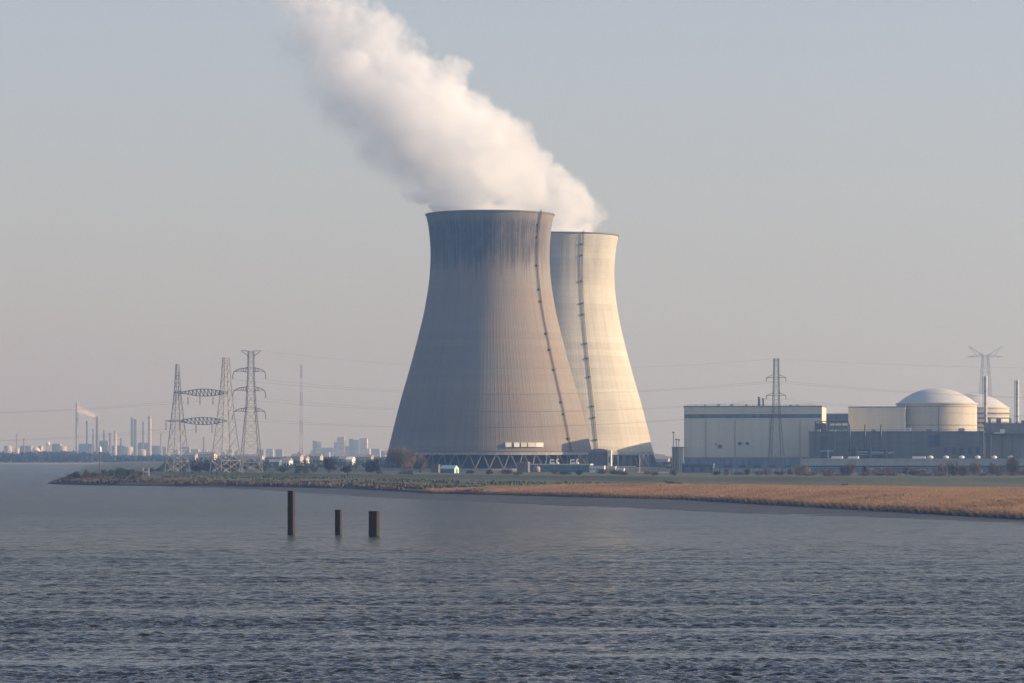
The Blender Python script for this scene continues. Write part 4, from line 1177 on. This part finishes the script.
for px0, px1, D, yt, wm_, rm_, lab in far_list:
    t, Lf, h = block('far_shed', lab, 'shed', px0, px1, D, yt, 12, 3.4, GL)
    MB().box(0, Lf, 0, 14, -0.5, h).build('wall', M[wm_], t)
    MB().add([(-.4,-.4,h+.003),(Lf+.4,-.4,h+.003),(Lf+.4,7,h+2.4),(-.4,7,h+2.4),(Lf+.4,14.4,h+.003),(-.4,14.4,h+.003)], [(0,1,2,3),(3,2,4,5),(1,4,2),(0,3,5)]).build('roof', M[rm_], t)
    for k in range(3): MB().box(Lf*(0.12+0.3*k), Lf*(0.12+0.3*k)+Lf*0.14, -0.2, -0.002, h*0.3, h*0.7).build('window', M['hall_band'], t)

# far apartment and industry blocks
GK = 'far hazy blocks on the skyline'
for i, (px0, px1, yt, mt, lab) in enumerate(((312.6,316.5,441,'stack_dark','narrow dark block at the start of the far skyline blocks'),(316.6,321,442,'far_cream','pale block touching the narrow dark one'),(334,337,442.5,'far_wall','low grey block before the twin pale towers'),(337,344.5,437.2,'far_cream','tall cream block in the far skyline group'),(349,353,439,'stack_dark','dark slab between the two tall cream blocks'),(353.4,358,440,'far_wall','grey slab next to the dark slab'),(359.5,367,438.4,'far_cream','tall cream block nearest the cooling tower'),(322,333,448,'far_wall','long low block under the far skyline group'),(345,349,446,'far_wall','small grey block between the skyline towers'),(367.5,380,449,'far_wall','long low block nearest the cooling tower'))):
    D = 9500
    t, Lf, h = block('far_block', lab, 'building', px0, px1, D, yt, 14, 2.0, GK)
    shed(t, Lf, h, 12, M[mt], M['far_roof'], 0.2)
    for k in range(3):
        if h > 12: MB().box(Lf*0.1, Lf*0.9, -0.25, -0.002, h*(0.2+0.25*k), h*(0.2+0.25*k)+1.6).build('window_band', M['hall_band'], t)

# low blurred blocks that fill the skyline
fg = random.Random(23)
px = 2.0
while px < 388:
    w = fg.uniform(2.5, 8)
    if fg.random() < 0.72:
        Db = fg.uniform(8600, 10500)
        t, Lf, h = block('skyline_block', 'low pale block fading into the haze along the far skyline', 'industrial block', px, px + w, Db, fg.uniform(445.5, 451) if px < 190 else fg.uniform(448.5, 452), 18, 2.0, 'low hazy blocks along the far skyline')
        shed(t, Lf, h, 16, M[fg.choice(('far_wall', 'far_cream', 'far_roof', 'stack_dark', 'stack_pale'))], M['far_roof'], 0.2)
    px += w + fg.uniform(0, 6)
# far refinery: chimneys and columns
GR = 'far hazy refinery chimneys'
D = 8600
for px, yt, w, mt, lab in ((77,402.5,3.0,'stack_pale','tallest pale chimney of the far refinery'),(86.8,421,1.7,'stack_dark','thin grey chimney next to the tallest pale one'),(97.5,416,3.6,'stack_dark','thick dark chimney giving off the small steam puff'),(93,429,1.6,'stack_pale','short pale column between the steaming chimneys'),(104,430,1.8,'stack_dark','short thin column just past the steaming chimney'),(109.8,432.5,2.2,'stack_pale','short pale column beside the bright one'),(115.5,431,3.0,'white','short bright white column of the far refinery'),(121,438,1.6,'stack_dark','lowest thin column past the bright white one'),(132,417.5,2.6,'stack_dark','dark chimney of the close pair in the haze'),(135.2,419,2.6,'stack_dark','slightly shorter chimney of the dark close pair'),(143,421.5,1.9,'stack_pale','thin pale chimney between the dark pair and striped one'),(149.8,416,3.6,'stack_pale','stout pale chimney nearest the joined masts'),(17,434,1.7,'stack_pale','lone thin column at the start of the far refinery'),(24,438,1.5,'stack_dark','lone short column over the far wood'),(161,433,1.6,'stack_dark','thin column just before the joined masts'),(204,437,2.0,'stack_dark','faint column seen between the joined masts')):
    t = thing('refinery_chimney', lab, 'chimney', (PX(px, D), D, 3.0), 0, GR)
    h = PZ(yt, D) - 3; r = w * D / FPX / 2
    MB().lathe([(r*1.1, 0), (r*0.92, h), (r*0.6, h), (r*0.6, h - 5)], 16).build('shaft', M[mt], t, smooth=False)
    for q in (0.97, 0.7): MB().lathe([(r*0.9, h*q), (r*1.25, h*q), (r*1.25, h*q - 2), (r*0.9, h*q - 2)], 16).build('collar', M['far_roof'], t)
GT = 'far hazy storage tanks'
for px, yt, w, lab in ((48,441.5,4.5,'round white storage sphere over the far wood'),(8,446,8,'flat pale tank at the start of the far refinery'),(36,447,9,'flat pale tank near the white sphere'),(62,446.5,9,'flat pale tank before the tallest chimney'),(128,447,10,'flat pale tank below the dark chimney pair'),(142,450,8,'low bright tank before the joined masts')):
    Dq = 8500
    t = thing('storage_tank', lab, 'tank', (PX(px, Dq), Dq, 3.0), 0, GT)
    r = w * Dq / FPX / 2; h = PZ(yt, Dq) - 3
    if 'sphere' in lab:
        MB().lathe([(max(.01, r*math.sin(math.pi*k/14)), h - r - r*math.cos(math.pi*k/14)) for k in range(15)], 24).build('shell', M['white'], t, smooth=True)
        for k in range(6): MB().bar((r*.8*math.cos(k), r*.8*math.sin(k), 0), (r*.8*math.cos(k), r*.8*math.sin(k), h - r), 0.9).build('leg', M['far_wall'], t)
    else:
        MB().lathe([(r, 0), (r, h), (r*0.6, h + 1.6), (0.01, h + 2.4)], 32).build('shell', M['stack_pale'], t)
for px0, px1, yt, lab in ((52,60,444,'process block beside the tallest far chimney'),(79,92,444,'process block between the tallest chimney and the thick dark one'),(99,108,441,'process block under the steaming chimney'),(112,125,446,'low process block under the bright column'),(138,148,443,'process block between the pale chimneys'),(151,160,446,'low process block near the joined masts'),(20,31,446,'low process block at the start of the refinery')):
    t, Lf, h = block('process_block', lab, 'industrial block', px0, px1, 8650, yt, 20, 3.0, 'far hazy process blocks')
    shed(t, Lf, h, 20, M['far_wall'], M['far_roof'], 0.2)
    for k in range(4): MB().box(Lf*k/4, Lf*k/4 + 1.5, -2, -0.01, 0, h*(0.7 + 0.4*rnd.random())).build('pipe', M['stack_dark'], t)

# far wood on the other bank
wd = MB(); wr = random.Random(11)
for k in range(1400):
    px = wr.uniform(-60, 400) if k % 3 else wr.uniform(-420, 110); D = wr.uniform(5150, 5420)
    hh = (wr.uniform(10, 17) if px < 110 else wr.uniform(7, 12))
    if px > 260: hh *= 0.7
    X = PX(px, D); hh *= 1 + 0.25 * mnoise.noise(Vector((X * 0.012, 0, 0)))
    leaf_cloud(wd, X, D, 2 + hh*0.55, 7, 7, hh*0.5, 26, 2.6, wr)
    wd.bar((X, D, 1), (X, D, hh*0.6), 0.7, 4)
for k in range(700):
    px = wr.uniform(165, 400) if k % 4 else wr.uniform(635, 690); D = wr.uniform(2500, 4200)
    hh = wr.uniform(4, 8.5) * D / 3300; X = PX(px, D)
    hh *= 1 + 0.5 * mnoise.noise(Vector((X * 0.02, D * 0.002, 3)))
    leaf_cloud(wd, X, D, 3.5 + hh*0.5, 5, 5, hh*0.5, 26, 1.3, wr)
    wd.bar((X, D, 2.5), (X, D, 3.5 + hh*0.6), 0.5, 4)
tag(wd.build('far_wood', M['wood']), 'dark line of far woodland on the opposite bank', 'woodland', kind='stuff')

# ------------------------------------------------------------------ steam
def fbm(shape, cell, octaves, seed, gain=0.55):
    """smooth value noise on a voxel grid; cell = size of the largest lumps in voxels along each axis"""
    g = np.random.default_rng(seed); out = np.zeros(shape, np.float32); amp, tot = 1.0, 0.0
    cell = np.array(cell, float)
    for _ in range(octaves):
        n = [int(shape[i] / cell[i]) + 3 for i in range(3)]
        lat = g.random(n).astype(np.float32)
        acc = lat
        for ax in range(3):
            p = np.arange(shape[ax]) / cell[ax] + 0.37
            i0 = np.minimum(p.astype(int), n[ax] - 2); f = (p - i0).astype(np.float32); f = f * f * (3 - 2 * f)
            sh = [1, 1, 1]; sh[ax] = -1; f = f.reshape(sh)
            acc = np.take(acc, i0, ax) * (1 - f) + np.take(acc, i0 + 1, ax) * f
        out += amp * acc; tot += amp; amp *= gain; cell = np.maximum(cell / 2.07, 1.0)
    return out / tot - 0.5

def blur(a_, sig):
    f = np.fft.rfftn(a_)
    for ax in range(3):
        k_ = np.fft.rfftfreq(a_.shape[ax]) if ax == 2 else np.fft.fftfreq(a_.shape[ax])
        sh = [1, 1, 1]; sh[ax] = -1
        f *= np.exp(-2 * (np.pi * k_ * sig[ax]) ** 2).reshape(sh)
    return np.fft.irfftn(f, a_.shape).astype(np.float32)

def sstep(a0, a1, v):
    t = np.clip((v - a0) / (a1 - a0), 0, 1); return t * t * (3 - 2 * t)

def steam(name, label, origin, keys, dens, seed, vox, yvox, n_puff, group=None, ry=0.72, fat=1.0, small=1.3, edge=1.5, rim=(7, 18), lee=True, top_fade=0.16):
    """a steam plume: puffs on puffs on puffs along a bent column, summed into a density field.
    keys: (z, centre x, half width) in metres from the origin"""
    g = random.Random(seed)
    zs = [k_[0] for k_ in keys]
    ip = lambda z_, i: np.interp(z_, zs, [k_[i] for k_ in keys])
    z0, z1 = zs[0], zs[-1]
    x0 = min(k_[1] - k_[2] * 1.25 for k_ in keys); x1 = max(k_[1] + k_[2] * 1.25 for k_ in keys)
    ym = max(k_[2] for k_ in keys) * ry * 1.25
    nx, ny, nz = int((x1 - x0) / vox) + 1, int(2 * ym / yvox) + 1, int((z1 - z0) / vox) + 1
    gx = x0 + vox * (np.arange(nx) + 0.5); gy = -ym + yvox * (np.arange(ny) + 0.5); gz_ = z0 + vox * (np.arange(nz) + 0.5)
    sd = np.full((nx, ny, nz), 30.0, np.float32)
    def put(cx, cy, cz, r):
        m_ = r + 6
        i0, i1 = int(max(0, (cx - m_ - x0) / vox)), int(min(nx, (cx + m_ - x0) / vox + 1))
        j0, j1 = int(max(0, (cy - m_ + ym) / yvox)), int(min(ny, (cy + m_ + ym) / yvox + 1))
        k0, k1 = int(max(0, (cz - m_ - z0) / vox)), int(min(nz, (cz + m_ - z0) / vox + 1))
        if i0 >= i1 or j0 >= j1 or k0 >= k1: return
        d_ = np.sqrt((gx[i0:i1, None, None] - cx) ** 2 + (gy[None, j0:j1, None] - cy) ** 2 + (gz_[None, None, k0:k1] - cz) ** 2) - r
        np.minimum(sd[i0:i1, j0:j1, k0:k1], d_, out=sd[i0:i1, j0:j1, k0:k1])
    def rdir():
        while True:
            v = Vector((g.uniform(-1, 1), g.uniform(-1, 1), g.uniform(-1, 1)))
            if 0.1 < v.length <= 1: return v.normalized()
    for _ in range(n_puff):
        z_ = z0 + (z1 - z0) * g.random() ** 1.05
        Rz = float(ip(z_, 2)) * 0.80
        low = min(1.0, max(0.0, (z_ - rim[0]) / rim[1]))
        r = Rz * fat * g.uniform(0.16, 0.36) * (0.55 + 0.45 * low)
        a_ = g.uniform(0, 6.283); q = max(0.0, 1.0 - r / Rz * (0.75 if low > 0.5 else 1.0)) * g.random() ** 0.4
        c = Vector((float(ip(z_, 1)) + Rz * q * math.cos(a_), Rz * ry * q * math.sin(a_), z_))
        put(c.x, c.y, c.z, r)
        if z_ < rim[0]: continue
        for _2 in range(9):
            r2 = r * g.uniform(0.30, 0.55)
            if r2 < small: continue
            c2 = c + rdir() * (r - r2 * 0.25)
            put(c2.x, c2.y, c2.z, r2)
            for _3 in range(5):
                r3 = r2 * g.uniform(0.32, 0.5)
                if r3 < small: continue
                c3 = c2 + rdir() * (r2 - r3 * 0.2); put(c3.x, c3.y, c3.z, r3)
    CX, RW = ip(gz_, 1).astype(np.float32)[None, None, :], ip(gz_, 2).astype(np.float32)[None, None, :]
    dxn = (gx.astype(np.float32)[:, None, None] - CX) / RW
    dist = np.sqrt(dxn ** 2 + (gy.astype(np.float32)[None, :, None] / (RW * ry)) ** 2)
    # the column stays whole inside and just above the rim
    lowz = sstep(rim[0] + rim[1] * 0.4, rim[0] * 0.2, gz_[None, None, :] + (dxn + 0.35) * rim[0] * 0.7).astype(np.float32)
    sd = np.minimum(sd, (dist - 0.90) * RW + (1 - lowz) * 60)
    shape = sd.shape; sc_ = np.array([1 / vox, 1 / yvox, 1 / vox])
    sd = sd + fbm(shape, 14 * sc_, 6, seed + 1, 0.74) * (10.0 + 14.0 * ((gz_ - z0) / (z1 - z0))[None, None, :]) * (1 - 0.8 * lowz)
    den = sstep(0.6, -edge, sd)
    den = den * (0.22 + 0.78 * np.maximum(lowz, sstep(-0.12, 0.14, fbm(shape, 11 * sc_, 5, seed + 7, 0.66))))
    if lee:
        # the lee side thins out into torn vapour
        soft = sstep(-0.15, -0.85, dxn) * (1 - lowz)
        b_ = blur(den, (5 / vox, 5 / yvox, 5 / vox))
        torn = sstep(-0.10, 0.16, fbm(shape, 22 * sc_, 5, seed + 2, 0.62))
        den = den * (1 - soft * 0.86) + b_ * soft * torn * 0.42
        wide = sstep(1.16, 0.6, dist) * sstep(0.3, -0.5, dxn) * sstep(-2, 26, gz_)[None, None, :]
        den = np.maximum(den, wide * sstep(-0.02, 0.20, fbm(shape, 26 * sc_, 6, seed + 3, 0.66)) * 0.42)
    hgt = (gz_ - z0) / (z1 - z0)
    den = den * (1 - 0.68 * hgt)[None, None, :] * sstep(1.0, 1.0 - top_fade, hgt)[None, None, :]
    den *= sstep(1.22, 1.12, dist)
    den = np.clip(den, 0, 1).astype(np.float32)
    # the field is stored slice by slice (slices across y) in one generated picture
    cols = int(math.ceil(math.sqrt(ny * nz / nx))); rows_ = int(math.ceil(ny / cols))
    atlas = np.zeros((rows_ * nz, cols * nx), np.float32)
    for j in range(ny):
        r_, c_ = divmod(j, cols); atlas[r_*nz:(r_+1)*nz, c_*nx:(c_+1)*nx] = den[:, j, :].T
    H_, W_ = atlas.shape
    img = bpy.data.images.new(name + '_density', W_, H_, float_buffer=True, is_data=True)
    px_ = np.empty((H_, W_, 4), np.float32); px_[..., :3] = atlas[..., None]; px_[..., 3] = 1
    img.pixels.foreach_set(px_.ravel()); img.update(); img.pack()
    m = bpy.data.materials.new(name + '_vapour'); m.use_nodes = True
    N, L = m.node_tree.nodes, m.node_tree.links
    N.remove(N["Principled BSDF"])
    out = [n for n in N if n.type == 'OUTPUT_MATERIAL'][0]
    tc = N.new("ShaderNodeTexCoord"); sp = N.new("ShaderNodeSeparateXYZ"); L.new(tc.outputs["Object"], sp.inputs[0])
    mt = lambda op, a_, b_=None, c_=None, cl=False: math_node(N, L, op, a_, b_, c_, cl)
    u = mt('DIVIDE', mt('SUBTRACT', sp.outputs[0], x0), vox); w_ = mt('DIVIDE', mt('SUBTRACT', sp.outputs[2], z0), vox)
    u = mt('MINIMUM', mt('MAXIMUM', u, 0.5), nx - 0.5); w_ = mt('MINIMUM', mt('MAXIMUM', w_, 0.5), nz - 0.5)
    v_ = mt('SUBTRACT', mt('DIVIDE', mt('ADD', sp.outputs[1], ym), yvox), 0.5)
    v_ = mt('MINIMUM', mt('MAXIMUM', v_, 0.0), ny - 1.001)
    j0 = mt('FLOOR', v_); fr_ = mt('SUBTRACT', v_, j0)
    def look(j):
        r_ = mt('FLOOR', mt('DIVIDE', mt('ADD', j, 0.5), cols)); c_ = mt('SUBTRACT', j, mt('MULTIPLY', r_, cols))
        cb = N.new("ShaderNodeCombineXYZ")
        L.new(mt('DIVIDE', mt('MULTIPLY_ADD', c_, nx, u), W_), cb.inputs[0]); L.new(mt('DIVIDE', mt('MULTIPLY_ADD', r_, nz, w_), H_), cb.inputs[1])
        im = N.new("ShaderNodeTexImage"); im.image = img; im.interpolation = 'Linear'; im.extension = 'EXTEND'
        L.new(cb.outputs[0], im.inputs[0]); return im.outputs["Color"]
    a0, a1 = look(j0), look(mt('ADD', j0, 1.0))
    mx_ = N.new("ShaderNodeMix"); mx_.data_type = 'RGBA'; L.new(fr_, mx_.inputs[0]); L.new(a0, mx_.inputs[6]); L.new(a1, mx_.inputs[7])
    bw = N.new("ShaderNodeSeparateColor"); L.new(mx_.outputs[2], bw.inputs[0])
    pv = N.new("ShaderNodeVolumePrincipled")
    pv.inputs["Color"].default_value = (0.962, 0.981, 1.0, 1)
    pv.inputs["Anisotropy"].default_value = 0.0
    L.new(mt('MULTIPLY', bw.outputs[0], dens), pv.inputs["Density"])
    L.new(pv.outputs[0], out.inputs["Volume"])
    # the body follows the outline of the field, ring by ring
    bx_min = min(x1 - x0, 2 * ym, z1 - z0)
    m.cycles.volume_step_rate = max(0.02, 1.9 * vox / (bx_min / 10.0))
    h = MB(); seg, n_r = 40, 48
    occ = den > 0.012
    XX = (gx[:, None] + 0 * gy[None, :]); YY = (0 * gx[:, None] + gy[None, :])
    prevr = None; rings = []
    for i in range(n_r + 1):
        z_ = z0 + (z1 - z0) * i / n_r
        ka, kb = int(max(0, (i - 1) / n_r * nz)), int(min(nz, (i + 1) / n_r * nz + 1))
        o2 = occ[:, :, ka:kb].any(axis=2)
        c_ = float(ip(z_, 1)); R_ = float(ip(z_, 2))
        rad = np.full(seg, R_ * 0.25)
        if o2.any():
            ex, ey = XX[o2] - c_, YY[o2] / ry
            rr_ = np.hypot(ex, ey) + 1.5 * vox; ai = ((np.arctan2(ey, ex) / (2 * np.pi) * seg) % seg).astype(int) % seg
            np.maximum.at(rad, ai, rr_)
            rad = np.maximum(rad, np.maximum(np.roll(rad, 1), np.roll(rad, -1)) * 0.96)
        rings.append((z_, c_, np.minimum(rad, R_ * 1.24)))
    for z_, c_, rad in rings:
        for k_ in range(seg):
            a_ = 2 * math.pi * (k_ + 0.5) / seg
            h.v.append((c_ + rad[k_] * math.cos(a_), rad[k_] * ry * math.sin(a_), z_))
    for i in range(n_r):
        for k_ in range(seg):
            k2 = (k_ + 1) % seg
            h.f.append((i*seg+k_, i*seg+k2, (i+1)*seg+k2, (i+1)*seg+k_))
    h.f.append(tuple(range(seg-1, -1, -1))); h.f.append(tuple(n_r*seg + k_ for k_ in range(seg)))
    o = h.build(name, m)
    o.location = origin
    return tag(o, label, 'steam', group)

S = 2200 / FPX
def nk(py, cx, hw): return ((212 - py)*S, (cx - 490)*S, hw*S)
steam('steam_plume', 'wide white steam plume drifting up from the nearer cooling tower', (TA[0], TA[1], 173.0),
      [nk(226, 490, 59), nk(212, 490, 64), nk(203, 488, 70), nk(185, 478, 84), nk(150, 450, 108), nk(115, 414, 112), nk(80, 384, 97), nk(45, 354, 80), nk(10, 320, 66), nk(-20, 290, 63), nk(-48, 262, 63)],
      0.095, 4, 1.05, 2.1, 380)
S2 = 2412 / FPX
def fk(py, cx, hw): return ((233 - py)*S2, (cx - 560)*S2, hw*S2)
steam('steam_plume', 'smaller white steam plume rising behind from the farther cooling tower', (TB[0], TB[1], 173.0),
      [fk(246, 560, 54), fk(233, 560, 58), fk(222, 557, 62), fk(200, 545, 68), fk(175, 515, 68), fk(150, 490, 66), fk(125, 465, 60), fk(100, 440, 54)],
      0.090, 9, 1.2, 2.4, 260)
S3 = 8600 / FPX
def sk(py, cx, hw): return ((420 - py)*S3, (cx - 97.5)*S3, hw*S3)
steam('steam_puff', 'small sunlit steam puff drifting off the thick dark far chimney', (PX(97.5, 8600), 8600, PZ(418, 8600)),
      [sk(422, 97, 2.5), sk(420, 95, 4.5), sk(417.5, 91, 8), sk(414.5, 85, 9), sk(412, 80, 8), sk(408, 77, 7)],
      0.14, 3, 1.7, 2.3, 120, fat=1.5, small=0.9, edge=1.5, rim=(0, 1), lee=False)

# ------------------------------------------------------------------ haze over everything
hz = bpy.data.materials.new('pale_haze'); hz.use_nodes = True
N, L = hz.node_tree.nodes, hz.node_tree.links
N.remove(N["Principled BSDF"])
out = [n for n in N if n.type == 'OUTPUT_MATERIAL'][0]
pv = N.new("ShaderNodeVolumePrincipled")
pv.inputs["Color"].default_value = (*HAZE_COLOR, 1)
pv.inputs["Density"].default_value = HAZE_DENSITY
pv.inputs["Absorption Color"].default_value = (1, 1, 1, 1)
pv.inputs["Anisotropy"].default_value = 0.7
L.new(pv.outputs[0], out.inputs["Volume"])
B = 14600
hb_ = MB().box(-B, B, -2600, B, -4.2, 365).build('haze', hz)
tag(hb_, kind='stuff')
